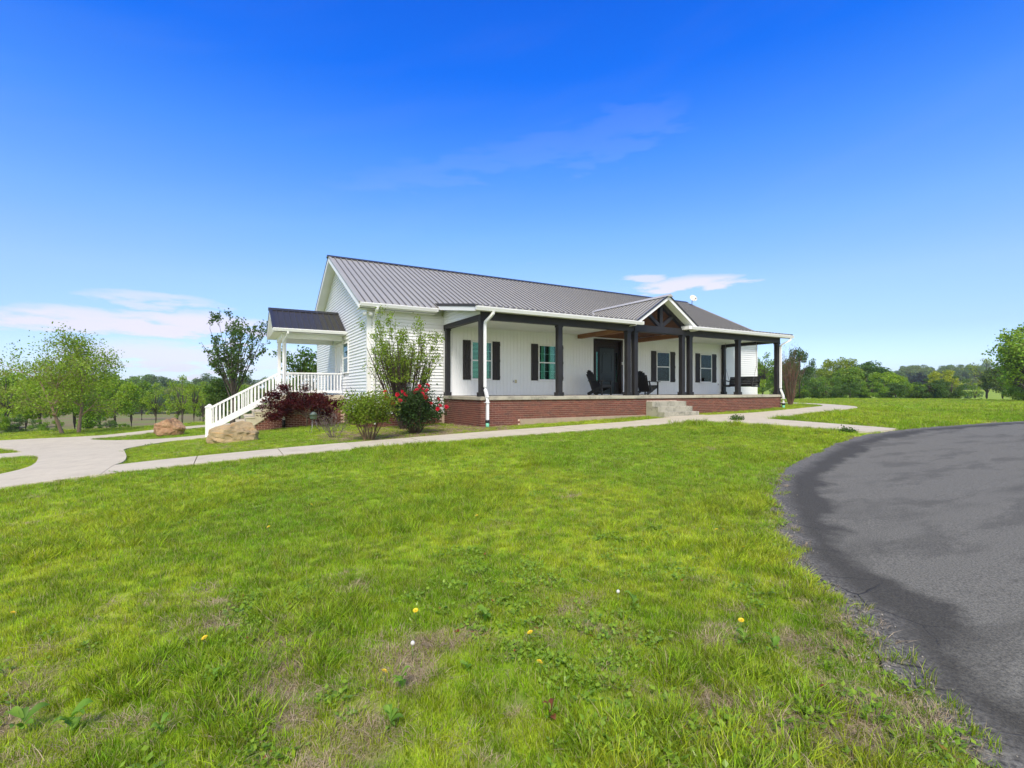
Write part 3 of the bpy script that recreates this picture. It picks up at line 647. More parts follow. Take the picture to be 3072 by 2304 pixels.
# ---- brick foundation
BL, BHH, BG = .203, .0677, .013
g2 = BG / 2
brick_me = MB().box(g2, BL - g2, 0, .06, g2, BHH - g2).mesh('brick', M['brick'])
brick_half = MB().box(g2, BL / 2 - g2, 0, .06, g2, BHH - g2).mesh('brick', M['brick'])
brick_end = MB().box(0, .06, g2, BL - g2, g2, BHH - g2).mesh('brick', M['brick'])
brick_end_half = MB().box(0, .06, g2, BL / 2 - g2, g2, BHH - g2).mesh('brick', M['brick'])
found = empty('brick_foundation', (0, 0, 0)); found.parent = house
MB().box(-.06, 15.50, -.085, 2.9, -1.5, -.12).build('mortar_bed', M['mortar'], found)
MB().box(U0 + .02, U1 - .02, WV + .012, BV - .02, -2.2, SB).build('mortar_bed', M['mortar'], found)
cand = []      # (apparent size, mesh, location)
def gzf(x, y): return gz(x, y)
def add_brick(me_, loc, depth_dir):
    d = math.hypot(loc[0] - CAM.x, loc[1] - CAM.y); cand.append((d * (1.5 if depth_dir else 1), me_, loc))
nrow = 13
gl = [float(gz(x, -.1)) for x in np.arange(0, 16, .5)]
for r in range(nrow):
    zz = -.12 - (r + 1) * BHH; off = (r % 2) * BL / 2
    k = 0
    while True:
        x0 = -.072 + k * BL - off
        if x0 > 15.45: break
        k += 1; bm_ = brick_me
        if x0 < -.08: x0 = -.072; bm_ = brick_half
        if x0 + BL > 15.60: bm_ = brick_half
        g_ = gz(max(0, x0 + .1), -.1)
        if zz + BHH < g_ - .03: continue
        if 1.33 < x0 + .1 < 6.9 and zz < -.745: continue
        if 6.9 < x0 + .0 and x0 + BL < 8.75 and zz < -.22: continue
        add_brick(bm_, (x0, -.10, zz), False)
    for k in range(15):
        y0 = -.04 + k * BL - off; bm_ = brick_end
        if y0 < -.05: y0 = -.04; bm_ = brick_end_half
        if y0 + BL > 2.95: bm_ = brick_end_half
        if y0 + BL / 2 > 2.95 or zz + BHH < gz(-.1, y0) - .03: continue
        add_brick(bm_, (-.075, y0, zz), True)
# house walls below the siding, left of the porch and under the carport door side
for r in range(9):
    zz = SB - (r + 1) * BHH; off = (r % 2) * BL / 2
    for k in range(13):
        x0 = U0 + .005 + k * BL - off; bm_ = brick_me
        if x0 < U0: x0 = U0 + .005; bm_ = brick_half
        if x0 + BL > -.07: bm_ = brick_half
        if x0 + BL / 2 < -.05 and zz + BHH > gz(x0, 2.9) - .03: add_brick(bm_, (x0, WV - .004, zz), False)
    for k in range(19):
        y0 = WV + .055 + k * BL - off; bm_ = brick_end
        if y0 < WV + .05: y0 = WV + .055; bm_ = brick_end_half
        if y0 + BL < 6.8 and zz + BHH > gz(U0, y0) - .03: add_brick(bm_, (U0 + .0, y0, zz), True)
# the end wall under the side landing and stair
def stair_line(u_): return -.24 if u_ > -5.05 else -.24 - (-5.05 - u_) * .70 - .14
SV = 6.80
for r in range(17):
    zz = -.20 - (r + 1) * BHH; off = (r % 2) * BL / 2
    for k in range(20):
        x0 = -7.0 + k * BL + off; bm_ = brick_me
        if x0 + BL > U0 - .0: bm_ = brick_half
        if x0 + BL / 2 > U0: continue
        if zz + BHH > stair_line(x0):
            x0 += BL / 2; bm_ = brick_half
        if zz + BHH > min(stair_line(x0), stair_line(x0 + BL / 2)): continue
        if zz + BHH < gz(x0, SV) - .03: continue
        add_brick(bm_, (x0, SV, zz), False)
cand.sort(key=lambda c: c[0])
for d, me_, loc in cand[:300]: place('brick', me_, found, loc)
mb = MB()
for d, me_, loc in cand[300:]:
    mb.add([(v.co.x + loc[0], v.co.y + loc[1], v.co.z + loc[2]) for v in me_.vertices], [tuple(p.vertices) for p in me_.polygons])
mb.build('brickwork', M['brick'], found, kind='stuff')
MB().prism([(-7.0, -2.), (U0 + .05, -2.), (U0 + .05, -.2), (-5.0, -.2), (-5.05, -.36), (-6.95, -1.69)], 'y', SV + .014, SV + .30).build('mortar_bed', M['mortar'], found)
MB().box(1.32, 6.88, -.125, -.05, -1.25, -.745).build('footing', M['footing'], found)
# ---- porch slab and front steps
sl_ = MB().box(-.12, 15.56, -.15, 2.93, -.115, 0).build('porch_slab', M['slab'], house); bev(sl_, .012, 2)
fs = empty('front_steps', (0, 0, 0)); fs.parent = house
for i, (v0, zt) in enumerate(((-.42, -.225), (-.72, -.41), (-1.03, -.60))):
    v1 = (-.10, -.42, -.72)[i]
    o = MB().box(6.88, 8.73, v0, v1 + (.0 if i else .0), -1.0, zt).build('step', M['step'], fs); bev(o, .012, 2)
# ---- posts and beams
def post(u_, v_, w=.18, z1=2.40):
    p = empty('porch_post', (u_, v_, 0)); p.parent = house
    o = MB().box(-w / 2, w / 2, -w / 2, w / 2, .12, z1 - .05).build('shaft', M['black'], p); bev(o, .006)
    o = MB().box(-w / 2 - .035, w / 2 + .035, -w / 2 - .035, w / 2 + .035, 0, .13).build('plinth', M['black'], p); bev(o, .008)
    o = MB().box(-w / 2 - .018, w / 2 + .018, -w / 2 - .018, w / 2 + .018, z1 - .06, z1).build('capital', M['black'], p); bev(o, .005)
    return p
L_ = 15.33
for u_ in (0, 2.93, 6.05, 6.40, 8.96, 9.40, 12.48, L_): post(u_, 0)
post(.02, 2.83, .16); post(L_ - .02, 2.83, .16)
o = MB().box(-.10, L_ + .10, -.10, .10, 2.40, 2.64).build('porch_beam', M['black'], house); bev(o, .006)
o = MB().box(-.10, .10, .10, 2.92, 2.40, 2.55).build('porch_beam', M['black'], house); bev(o, .006)
o = MB().box(L_ - .10, L_ + .10, .10, 2.92, 2.40, 2.55).build('porch_beam', M['black'], house); bev(o, .006)
# flat white ceiling, left and right of the vaulted middle
for a, b_ in ((.1, 5.97), (9.48, L_ - .1)):
    mb = MB(); k = 0; n_ = int((b_ - a) / .305)
    w_ = (b_ - a) / n_
    ce = empty('porch_ceiling', (0, 0, 0)); ce.parent = house
    pm = MB().box(.004, w_ - .004, .10, 2.93, 2.545, 2.57).mesh('ceiling_panel', M['ceil'])
    for k in range(n_): place('ceiling_panel', pm, ce, (a + k * w_, 0, 0))
MB().box(.1, 5.97, WV - .03, WV - .012, 2.51, 2.55).build('ceiling_trim', M['trim'], house)
MB().box(9.5, L_ - .1, WV - .03, WV - .012, 2.51, 2.55).build('ceiling_trim', M['trim'], house)
# cedar boxed beams running front to back, and the vaulted pine ceiling between them
for u_ in (6.06, 9.38):
    o = MB().box(u_ - .11, u_ + .11, .10, WV - .02, 2.385, 2.56).build('cedar_beam', M['cedar'], house); bev(o, .006)
vc = empty('vaulted_ceiling', (0, 0, 0)); vc.parent = house
MIDU, GP, GZ0 = 7.665, .66, 3.80                      # porch gable: centre, pitch, roof apex
for s in (-1, 1):
    nb = 12; half = 1.62
    for k in range(nb):
        a, c = half * k / nb, half * (k + 1) / nb - .006
        za, zc = GZ0 - .16 - GP * a, GZ0 - .16 - GP * c
        MB().add([(MIDU + s * a, .0, za), (MIDU + s * c, .0, zc), (MIDU + s * c, 2.95, zc), (MIDU + s * a, 2.95, za), (MIDU + s * a, .0, za + .02), (MIDU + s * c, .0, zc + .02), (MIDU + s * c, 2.95, zc + .02), (MIDU + s * a, 2.95, za + .02)],
                 [(0, 1, 2, 3), (7, 6, 5, 4), (0, 4, 5, 1), (1, 5, 6, 2), (2, 6, 7, 3), (3, 7, 4, 0)]).build('ceiling_board', M['pine'], vc)
MB().prism([(6.0, 2.5), (9.4, 2.5), (9.4, 2.56), (MIDU + 1.6, GZ0 - .16 - GP * 1.6), (MIDU, GZ0 - .15), (MIDU - 1.6, GZ0 - .16 - GP * 1.6), (6.0, 2.56)], 'y', 2.925, 2.95).build('gable_infill', M['pine'], house)
# ---- truss in the porch gable
tr_ = empty('gable_truss', (0, 0, 0)); tr_.parent = house
o = MB().box(6.28, 8.92, -.145, -.101, 2.41, 2.655).build('tie_beam', M['black'], tr_)
MB().box(MIDU - .075, MIDU + .075, -.14, .0, 2.655, 3.60).build('king_post', M['black'], tr_)
for s in (-1, 1):
    MB().bar((MIDU + s * .06, -.07, 2.68), (MIDU + s * .80, -.07, 3.20), .13, .115, up=(0, -1, 0)).build('strut', M['black'], tr_)
    MB().bar((MIDU - s * .02, -.06, 3.60), (MIDU + s * 1.50, -.06, 3.60 - 1.52 * GP), .16, .17, up=(0, -1, 0)).build('rafter', M['black'], tr_)
# ---- main roof: ribbed panels
def panel_mesh(w, run, name='roof_panel', mat='roof', nrib=4, pitch=SL, h=.042, rw=.050):
    """panel w wide along x, falling towards -y over horizontal run; local origin at its top left"""
    V, F = [], []; dz = -pitch * run; prof = []; sp = w / nrib
    for i in range(nrib):
        x = i * sp; prof += [(x, h), (x + rw * .5, h), (x + rw, .0), (x + sp * .5, 0), (x + sp - rw * .5, 0)]
    prof.append((w, h)); n = len(prof)
    V = [(x, 0, z_) for x, z_ in prof] + [(x, -run, z_ + dz) for x, z_ in prof]
    F = [(i, n + i, n + i + 1, i + 1) for i in range(n - 1)]
    V += [(0, 0, -.012), (w, 0, -.012), (0, -run, dz - .012), (w, -run, dz - .012)]
    F += [(2 * n, 2 * n + 1, 2 * n + 3, 2 * n + 2)] + [(n + i + 1, n + i, 2 * n + 2, 2 * n + 3)[0:3] for i in range(0, 0)]
    F += [tuple([2 * n + 2, 2 * n + 3] + [n + i for i in range(n - 1, -1, -1)])[::-1]]
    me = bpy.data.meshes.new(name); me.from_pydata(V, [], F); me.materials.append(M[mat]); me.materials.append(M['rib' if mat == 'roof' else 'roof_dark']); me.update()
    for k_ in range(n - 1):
        if k_ % 5 in (1, 4): me.polygons[k_].material_index = 1      # the steep sides of each rib, coloured dark as if shaded
    return me
roof = empty('main_roof', (0, 0, 0)); roof.parent = house
RU0, RU1 = -3.20, 18.62; NP = 24; PWD = (RU1 - RU0) / NP
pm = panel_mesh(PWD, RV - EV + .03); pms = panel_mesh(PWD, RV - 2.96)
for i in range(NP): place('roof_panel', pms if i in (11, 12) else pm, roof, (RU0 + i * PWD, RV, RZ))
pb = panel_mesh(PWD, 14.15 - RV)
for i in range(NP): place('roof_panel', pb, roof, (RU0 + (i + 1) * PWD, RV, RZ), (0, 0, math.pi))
MB().prism([(RV - .17, RZ - .045), (RV - .16, RZ - .02), (RV, RZ + .065), (RV + .16, RZ - .02), (RV + .17, RZ - .045)], 'x', RU0 - .05, RU1 + .05).build('ridge_cap', M['roof_trim'], roof)
for a, b_, c in ((RU0 - .012, RU0 + .09, 1), (RU1 - .09, RU1 + .012, -1)):   # dark rake flashing
    MB().prism([(EV - .03, EZ - .04), (RV, RZ - .03), (RV, RZ + .036), (EV - .03, EZ + .025)], 'x', a, b_).build('rake_flashing', M['roof'], roof)
    MB().prism([(14.15, roofz(14.15) - .04), (RV, RZ - .03), (RV, RZ + .036), (14.15, roofz(14.15) + .025)], 'x', a, b_).build('rake_flashing', M['roof_trim'], roof)
# screws in rows across the front slope
mb = MB()
for j in range(8):
    vv = EV + .25 + j * .74
    for i in range(NP * 4):
        x = RU0 + (i + .22) * PWD / 4; zz = roofz(vv) + .004; mb.box(x - .007, x + .007, vv - .007, vv + .007, zz, zz + .012)
mb.build('roof_screws', M['roof_trim'], roof, kind='stuff')
# fascias, soffits, gutters
for u_, s in ((RU0, 1), (RU1, -1)):
    a, b_ = (u_ + .0, u_ + .025) if s > 0 else (u_ - .025, u_)
    MB().prism([(EV - .0, EZ - .045), (RV, RZ - .04), (RV, RZ - .21), (EV + .0, EZ - .20)], 'x', a, b_).build('rake_fascia', M['trim'], house)
    MB().prism([(14.13, roofz(14.13) - .045), (RV, RZ - .04), (RV, RZ - .21), (14.13, roofz(14.13) - .20)], 'x', a, b_).build('rake_fascia', M['trim'], house)
    c0, c1 = (u_ + .026, U0 + .03) if s > 0 else (U1 - .03, u_ - .026)
    for v0, v1 in ((EV, RV), (14.13, RV)):
        MB().prism([(v0, roofz(v0) - .175), (v1, RZ - .175), (v1, RZ - .16), (v0, roofz(v0) - .16)], 'x', c0, c1).build('rake_soffit', M['ceil'], house)
for a, b_ in ((RU0 + .03, -.52), (15.85, RU1 - .03)):
    MB().box(a, b_, EV + .02, WV + .0, EZ - .19, EZ - .175).build('eave_soffit', M['ceil'], house)
    MB().box(a, b_, EV + .02, EV + .045, EZ - .19, EZ - .03).build('eave_fascia', M['trim'], house)
def gutter(u0, u1, v, zt, parent=house, ang=0):
    pr = [(v, zt), (v - .115, zt), (v - .125, zt - .012), (v - .12, zt - .03), (v - .085, zt - .115), (v, zt - .115), (v, zt - .105), (v - .078, zt - .105), (v - .108, zt - .03), (v - .105, zt - .012), (v - .012, zt - .012)]
    g_ = MB().prism(pr, 'x', u0, u1); g_.box(u0, u0 + .008, v - .118, v, zt - .11, zt); g_.box(u1 - .008, u1, v - .118, v, zt - .11, zt)
    return g_.build('gutter', M['trim'], parent)
gutter(RU0 + .03, -.50, EV + .02, EZ - .02); gutter(15.83, RU1 - .02, EV + .02, EZ - .02)
# ---- porch roof (low pitch) and its trims
PZ, PP = 2.745, .155
def porchz(v): return PZ + PP * (v + .45)
proof = empty('porch_roof', (0, 0, 0)); proof.parent = house
PU0, PU1 = -.45, 15.80; npn = 18; pwd = (PU1 - PU0) / npn
vj = (RZ - SL * RV - PZ - PP * .45) / (PP - SL)          # where the porch roof meets the main slope
for a, b_ in ((PU0, 6.12), (9.21, PU1)):
    pwd = (b_ - a) / 7; pm = panel_mesh(pwd, vj + .47, pitch=PP)
    for i in range(7): place('roof_panel', pm, proof, (a + i * pwd, vj, porchz(vj) + .003))
for a, b_ in ((PU0 - .012, PU0 + .08), (PU1 - .08, PU1 + .012)):
    MB().prism([(-.47, PZ - .05), (vj, porchz(vj) - .05), (vj, porchz(vj) + .04), (-.47, PZ + .035)], 'x', a, b_).build('rake_flashing', M['roof_trim'], proof)
for a, b_ in ((PU0 + .0, PU0 + .025), (PU1 - .025, PU1)):
    MB().prism([(-.44, PZ - .17), (EV + .1, porchz(EV + .1) - .19), (EV + .1, porchz(EV) - .04), (-.44, PZ - .045)], 'x', a, b_).build('rake_fascia', M['trim'], house)
# closed side triangles above the end beams, lap boards
for uu, s in ((-.095, -1), (L_ + .095, 1)):
    side = empty('porch_end_siding', (0, 0, 0)); side.parent = house; z = 2.55
    MB().prism([(.0, 2.55), (2.93, 2.55), (2.93, porchz(2.93) - .07), (.0, porchz(0) - .07)], 'x', uu - .02 if s > 0 else uu, uu if s > 0 else uu + .02).build('end_panel', M['vinyl'], side)
    while z < 3.1:
        zt = z + CH; v0 = max(-.08, (zt - PZ + .06) / PP - .45)
        if v0 < 2.6:
            mb = MB()
            if s < 0: lap(mb, (uu, 2.92), (uu, v0), z, (-1, 0))
            else: lap(mb, (uu, v0), (uu, 2.92), z, (1, 0))
            mb.build('siding_board', M['vinyl'], side)
        z += CH
# soffit, fascia, gutters of the porch in two runs with the gable between
for a, b_ in ((PU0 + .03, 6.24), (9.06, PU1 - .03)):
    MB().box(a, b_, -.43, -.10, 2.635, 2.65).build('porch_soffit', M['ceil'], house)
    MB().box(a, b_, -.445, -.42, 2.60, 2.735).build('porch_fascia', M['trim'], house)
gutter(PU0, 6.36, -.42, 2.715); gutter(8.94, PU1, -.42, 2.715)
# ---- porch gable roof
gr_ = empty('gable_roof', (0, 0, 0)); gr_.parent = house
VB = RV - (RZ - GZ0) / SL + .05; GV0 = -.50; HW = 1.66
def gpanel(s, v0, w):
    """ribbed sheet on one slope; ribs run from apex to eave, spaced along v"""
    nrib = 4; sp = w / nrib; V = []; prof = []
    for i in range(nrib):
        y = i * sp; prof += [(y, .036), (y + .02, .036), (y + .045, 0), (y + sp * .5, 0), (y + sp - .02, 0)]
    prof.append((w, .036)); n = len(prof)
    V = [(MIDU, v0 + y, GZ0 + h) for y, h in prof] + [(MIDU + s * HW, v0 + y, GZ0 - GP * HW + h) for y, h in prof]
    F = [(i, n + i, n + i + 1, i + 1) if s < 0 else (i, i + 1, n + i + 1, n + i) for i in range(n - 1)]
    F = [tuple(reversed(f)) for f in F] if False else F
    V += [(MIDU, v0, GZ0 - .012), (MIDU, v0 + w, GZ0 - .012), (MIDU + s * HW, v0 + w, GZ0 - GP * HW - .012), (MIDU + s * HW, v0, GZ0 - GP * HW - .012)]
    F += [(2 * n, 2 * n + 1, 2 * n + 2, 2 * n + 3), tuple([2 * n + 3] + [n + i for i in range(n)] + [2 * n + 2])]
    return MB().add(V, F)
ngp = 5; gw_ = (VB - GV0) / ngp
for s in (-1, 1):
    for i in range(ngp):
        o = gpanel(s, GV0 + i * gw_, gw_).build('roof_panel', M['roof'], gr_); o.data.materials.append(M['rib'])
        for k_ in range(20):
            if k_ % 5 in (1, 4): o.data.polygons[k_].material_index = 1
    MB().prism([(MIDU, GZ0 - .02), (MIDU + s * HW, GZ0 - GP * HW - .02), (MIDU + s * HW, GZ0 - GP * HW + .035), (MIDU, GZ0 + .035)], 'y', GV0 - .03, GV0 + .05).build('rake_flashing', M['roof_trim'], gr_)
    MB().prism([(MIDU, GZ0 - .02), (MIDU + s * (HW - .0), GZ0 - GP * HW - .02), (MIDU + s * (HW - .0), GZ0 - GP * HW - .14), (MIDU + s * (HW - .22), GZ0 - GP * (HW - .22) - .15), (MIDU, GZ0 - .155)], 'y', GV0 + .0, GV0 + .03).build('rake_fascia', M['trim'], house)
    MB().prism([(MIDU, GZ0 - .15), (MIDU + s * HW, GZ0 - GP * HW - .15), (MIDU + s * HW, GZ0 - GP * HW - .135), (MIDU, GZ0 - .135)], 'y', GV0 + .031, -.12).build('rake_soffit', M['ceil'], house)
    # valley flashing, apex point to break to eave
    k1 = (GZ0 - porchz(vj)) / GP; pts = [(MIDU, VB - .03, GZ0 + .03), (MIDU + s * k1, vj, porchz(vj) + .035), (MIDU + s * (GZ0 - PZ) / GP, -.45, PZ + .03)]
    for a, b_ in zip(pts[:-1], pts[1:]): MB().bar(a, b_, .11, .012).build('valley_flashing', M['flash'], gr_)
MB().prism([(MIDU - .15, GZ0 - .05), (MIDU, GZ0 + .06), (MIDU + .15, GZ0 - .05)], 'y', GV0 - .10, VB - .2).build('ridge_cap', M['flash'], gr_)
# returns where the porch eave dies into the gable, right side box
MB().box(8.80, 9.02, -.50, -.10, 2.60, 2.735).build('eave_return', M['trim'], house)
# ---- downspouts
def downspout(pts, w=.075, name='downspout', mat='trim', parent=house, n=4):
    mb = MB(); mb.tube(pts, w * .62, n, sq=True, smooth=False); return mb.build(name, M[mat], parent)
for (ux, s) in ((.02, 1), (L_ + .03, -1)):
    gu = ux + (.12 if s > 0 else .42)
    if s < 0: gu = 15.62
    d_ = empty('downspout', (0, 0, 0)); d_.parent = house
    base = gz(ux, -.3)
    pts = [(gu, -.48, 2.60), (gu, -.48, 2.53), (gu * .75 + ux * .25, -.42, 2.47), (ux, -.20, 2.30), (ux, -.16, 2.22), (ux, -.16, .30), (ux + .01, -.17, .22), (ux + .03, -.26, -.02), (ux + .03, -.28, -.12), (ux + .03, -.28, base + .22)]
    downspout(pts, .085, 'pipe', 'trim', d_)
    MB().box(ux - .045, ux + .085, -.345, -.215, -.19, -.17).build('joint_collar', M['trim'], d_)
    MB().tube([(ux + .03, -.28, base + .235), (ux + .03, -.28, base + .15)], .07, 12).build('coupling', M['blackpl'], d_)
    MB().tube([(ux + .03, -.28, base + .16), (ux + .03, -.28, base - .06)], .055, 12).build('drain_pipe', M['green_pvc'], d_)
d_ = empty('downspout', (0, 0, 0)); d_.parent = house
downspout([(-2.62, 2.44, 2.93), (-2.62, 2.44, 2.86), (-2.62, 2.55, 2.76), (-2.62, 2.82, 2.62), (-2.62, 2.87, 2.56), (-2.62, 2.87, -.75), (-2.62, 2.80, -.95)], .085, 'pipe', 'trim', d_)
# ---- windows with shutters
def window(u0, u1, z0, z1, shutters=True, blind=1.0, cols=((0, 1),)):
    w = empty('window', (u0, WV, z0)); w.parent = house; W_, H_ = u1 - u0, z1 - z0; f = .05
    MB().box(f * .5, W_ - f * .5, -.006, .02, .03, H_ - .03).build('window_back', M['room'], w)
    m = MB(); m.box(0, f, -.045, .03, 0, H_); m.box(W_ - f, W_, -.045, .03, 0, H_); m.box(f, W_ - f, -.045, .03, H_ - f, H_); m.box(f, W_ - f, -.045, .03, 0, f)
    bev(m.build('frame', M['trim'], w), .004)
    MB().box(f, W_ - f, -.040, -.012, H_ / 2 - .022, H_ / 2 + .022).build('meeting_rail', M['trim'], w)
    mt = MB()
    for t_ in (1 / 3, 2 / 3):
        x = f + (W_ - 2 * f) * t_; mt.box(x - .007, x + .007, -.024, -.018, f, H_ / 2 - .022); mt.box(x - .007, x + .007, -.024, -.018, H_ / 2 + .022, H_ - f)
    for zz in (H_ * .25 + .01, H_ * .75 - .01): mt.box(f, W_ - f, -.0235, -.0185, zz - .007, zz + .007)
    mt.build('glazing_bars', M['trim'], w)
    for a, b_ in ((f, H_ / 2 - .022), (H_ / 2 + .022, H_ - f)): MB().box(f, W_ - f, -.032, -.028, a, b_).build('pane', M['glass'], w)
    bl = MB(); zz = H_ - f - .02; zend = f + (1 - blind) * H_
    while zz > zend:
        for c0, c1_ in cols:
            xa, xb = f + .01 + (W_ - 2 * f - .02) * c0, f + .01 + (W_ - 2 * f - .02) * c1_; bl.add([(xa, -.016, zz), (xb, -.016, zz), (xb, -.009, zz + .033), (xa, -.009, zz + .033)], [(0, 1, 2, 3)])
        zz -= .048
    bl.build('blind', M['blind'], w, kind='stuff')
    MB().box(-.02, W_ + .02, -.055, .02, -.035, -.001).build('sill', M['trim'], w)
    if shutters:
        for s0 in (u0 - .335, u1 + .025):
            sh = empty('shutter', (s0, WV - .012, z0 + .0)); sh.parent = house; sw = .31
            bw = (sw - .03) / 3; bm = MB().box(0, bw, -.03, 0, 0, H_ + .02).mesh('shutter_board', M['shutter'])
            for k in range(3): place('shutter_board', bm, sh, (k * (bw + .015), 0, 0))
            am = MB().box(0, sw, -.048, -.031, 0, .10).mesh('batten', M['shutter'])
            for zz in (.06, H_ * .5 - .04, H_ - .14): place('batten', am, sh, (0, 0, zz))
    return w
window(1.0, 1.88, .59, 2.04, cols=((0, .36), (.78, .93))); window(3.98, 4.86, .59, 2.04, cols=((.10, .30), (.60, .95))); window(10.58, 11.48, .59, 2.02, cols=((0, .90),)); window(13.61, 14.49, .59, 2.02, blind=.7, cols=((0, .12),))
# side window and door on the gable wall
def gable_unit(v0, v1, z0, z1, door=False):
    w = empty('side_door' if door else 'window', (U0, v0, z0)); w.parent = house; W_, H_ = v1 - v0, z1 - z0; f = .07 if door else .05; P = .055
    m = MB(); m.box(-P, .02, 0, f, 0, H_); m.box(-P, .02, W_ - f, W_, 0, H_); m.box(-P, .02, f, W_ - f, H_ - f, H_)
    if not door: m.box(-P - .01, .02, f, W_ - f, 0, f)
    bev(m.build('frame', M['trim'], w), .004)
    if door:
        MB().box(-.012, .02, f, W_ - f, .03, H_ - f).build('door_leaf', M['trim'], w)
        for z0_, z1_ in ((.2, .85), (1.0, 1.85)):
            for y0_ in (.17, .64): MB().box(-.020, -.0125, y0_, y0_ + .34, z0_, z1_).build('door_panel', M['trim'], w)
        MB().box(-P + .005, .02, f, W_ - f, 0, .03).build('threshold', M['slab'], w)
        MB().lathe([(0, 0), (.028, 0), (.032, .02), (.02, .045), (0, .05)], 10).build('door_knob', M['rope'], w, loc=(-.02, .16, .95), rot=(0, -math.pi / 2, 0))
    else:
        MB().box(.002, .02, f, W_ - f, f, H_ - f).build('window_back', M['room'], w)
        MB().box(-.04, -.01, f, W_ - f, H_ / 2 - .022, H_ / 2 + .022).build('meeting_rail', M['trim'], w)
        for a, b_ in ((f, H_ / 2 - .022), (H_ / 2 + .022, H_ - f)): MB().box(-.03, -.025, f, W_ - f, a, b_).build('pane', M['glass'], w)
gable_unit(7.27, 8.52, 0, 2.12, True); gable_unit(5.88, 6.89, .86, 2.09)
# ---- front entry: recessed black door, sidelights, dark wood surround
en = empty('front_entry', (0, 0, 0)); en.parent = house; E0, E1, ET, RD = 6.87, 8.47, 2.44, WV + .16
MB().box(E0, E1, RD + .02, RD + .05, 0, ET).build('entry_back', M['room'], en)
core_hole = None
# the surround stands forward of the boards so that the recess reads
for a, b_ in ((E0 - .01, E0 + .10), (E1 - .10, E1 + .01)): MB().box(a, b_, WV - .04, RD + .02, 0, ET).build('door_jamb', M['walnut'], en)
MB().box(E0 + .10, E1 - .10, WV - .04, RD + .02, ET - .07, ET).build('door_head', M['walnut'], en)
for k in range(3): MB().box(E0 + .10, E1 - .10, RD - .02, RD + .0, 2.10 + k * .09, 2.10 + k * .09 + .084).build('transom_board', M['walnut'], en)
dl = empty('front_door', (0, 0, 0)); dl.parent = house
D0, D1 = 7.27, 8.10
bev(MB().box(D0, D1, RD - .045, RD - .005, .03, 2.06).build('door_leaf', M['door'], dl), .004)
def ring(mb, poly, t_, y0, y1):
    c = Vector((sum(p[0] for p in poly) / len(poly), sum(p[1] for p in poly) / len(poly))); n = len(poly)
    inn = [tuple(c + (Vector(p) - c) * (1 - t_)) for p in poly]
    V = [(p[0], y0, p[1]) for p in poly] + [(p[0], y0, p[1]) for p in inn] + [(p[0], y1, p[1]) for p in poly] + [(p[0], y1, p[1]) for p in inn]
    F = []
    for i in range(n):
        j = (i + 1) % n; F += [(i, j, n + j, n + i), (2 * n + i, 3 * n + i, 3 * n + j, 2 * n + j), (i, 2 * n + i, 2 * n + j, j), (n + i, n + j, 3 * n + j, 3 * n + i)]
    mb.add(V, F)
cx_d = (D0 + D1) / 2
arch = [(cx_d - .27, .98), (cx_d + .27, .98), (cx_d + .27, 1.72)] + [(cx_d + .27 * math.cos(a), 1.72 + .14 * math.sin(a)) for a in np.linspace(.35, math.pi - .35, 7)] + [(cx_d - .27, 1.72)]
mb = MB(); ring(mb, arch, .09, RD - .062, RD - .044); mb.build('arched_panel', M['door'], dl)
low = [(cx_d - .27, .22), (cx_d + .27, .22), (cx_d + .27, .78), (cx_d - .27, .78)]
mb = MB(); ring(mb, low, .1, RD - .062, RD - .044); mb.build('lower_panel', M['door'], dl)
MB().tube([(D0 + .07, RD - .05, .95), (D0 + .07, RD - .09, .97), (D0 + .07, RD - .09, 1.12), (D0 + .07, RD - .05, 1.14)], .010, 8).build('door_handle', M['blackpl'], dl)
for a, b_ in ((D0 - .03, D0 - .002), (D1 + .002, D1 + .03)): MB().box(a, b_, RD - .06, RD + .01, 0, 2.10).build('mullion', M['black'], en)
for a, b_ in ((E0 + .105, D0 - .035), (D1 + .035, E1 - .105)):
    sdl = empty('sidelight', (0, 0, 0)); sdl.parent = house
    m = MB(); g0, g1 = a + .06, b_ - .06; m.box(a, g0, RD - .04, RD, .02, 2.09); m.box(g1, b_, RD - .04, RD, .02, 2.09); m.box(g0, g1, RD - .04, RD, 1.88, 2.09); m.box(g0, g1, RD - .04, RD, .02, .58); m.build('frame', M['black'], sdl)
    MB().box(g0, g1, RD - .02, RD - .015, .58, 1.88).build('pane', M['glass'], sdl)
    MB().box(g0, g1, RD - .012, RD - .008, .58, 1.88).build('lace_blind', M['lace'], sdl)
MB().box(E0 - .02, E1 + .02, WV - .10, RD, .0, .028).build('threshold', M['trim'], en)
MB().box(E1 - .06, E1 - .025, WV - .062, WV - .041, 1.34, 1.46).build('doorbell', M['trim'], house)
# ---- wall outlets, flood light, small hose tap
for ux, zz in ((2.78, .48), (14.95, .44)):
    o = empty('outlet_box', (ux, WV - .012, zz)); o.parent = house
    MB().box(0, .085, -.03, 0, 0, .13).build('cover', M['trim'], o)
    if ux < 5: MB().box(.10, .18, -.045, 0, 0, .125).build('cover', M['lamp_glass'], o)
    MB().box(.02, .065, -.034, -.031, .03, .10).build('flap', M['rope'], o)
fl = empty('flood_light', (U0 + .0, WV - .16, 2.70)); fl.parent = house
MB().box(.0, .10, -.02, .12, .02, .10).build('base_plate', M['trim'], fl)
for sx in (-.14, .06):
    MB().lathe([(0, 0), (.05, .0), (.065, .03), (.07, .10), (.062, .13), (0, .13)], 12).build('lamp_head', M['trim'], fl, loc=(sx, -.05, .03), rot=(math.radians(100), 0, -.4))
MB().tube([(-.10, -.03, .05), (.05, .0, .08), (.12, -.02, .05)], .012, 6).build('bracket', M['lamp_glass'], fl)
ln = empty('entry_lantern', (6.21, .10, 2.15)); ln.parent = house
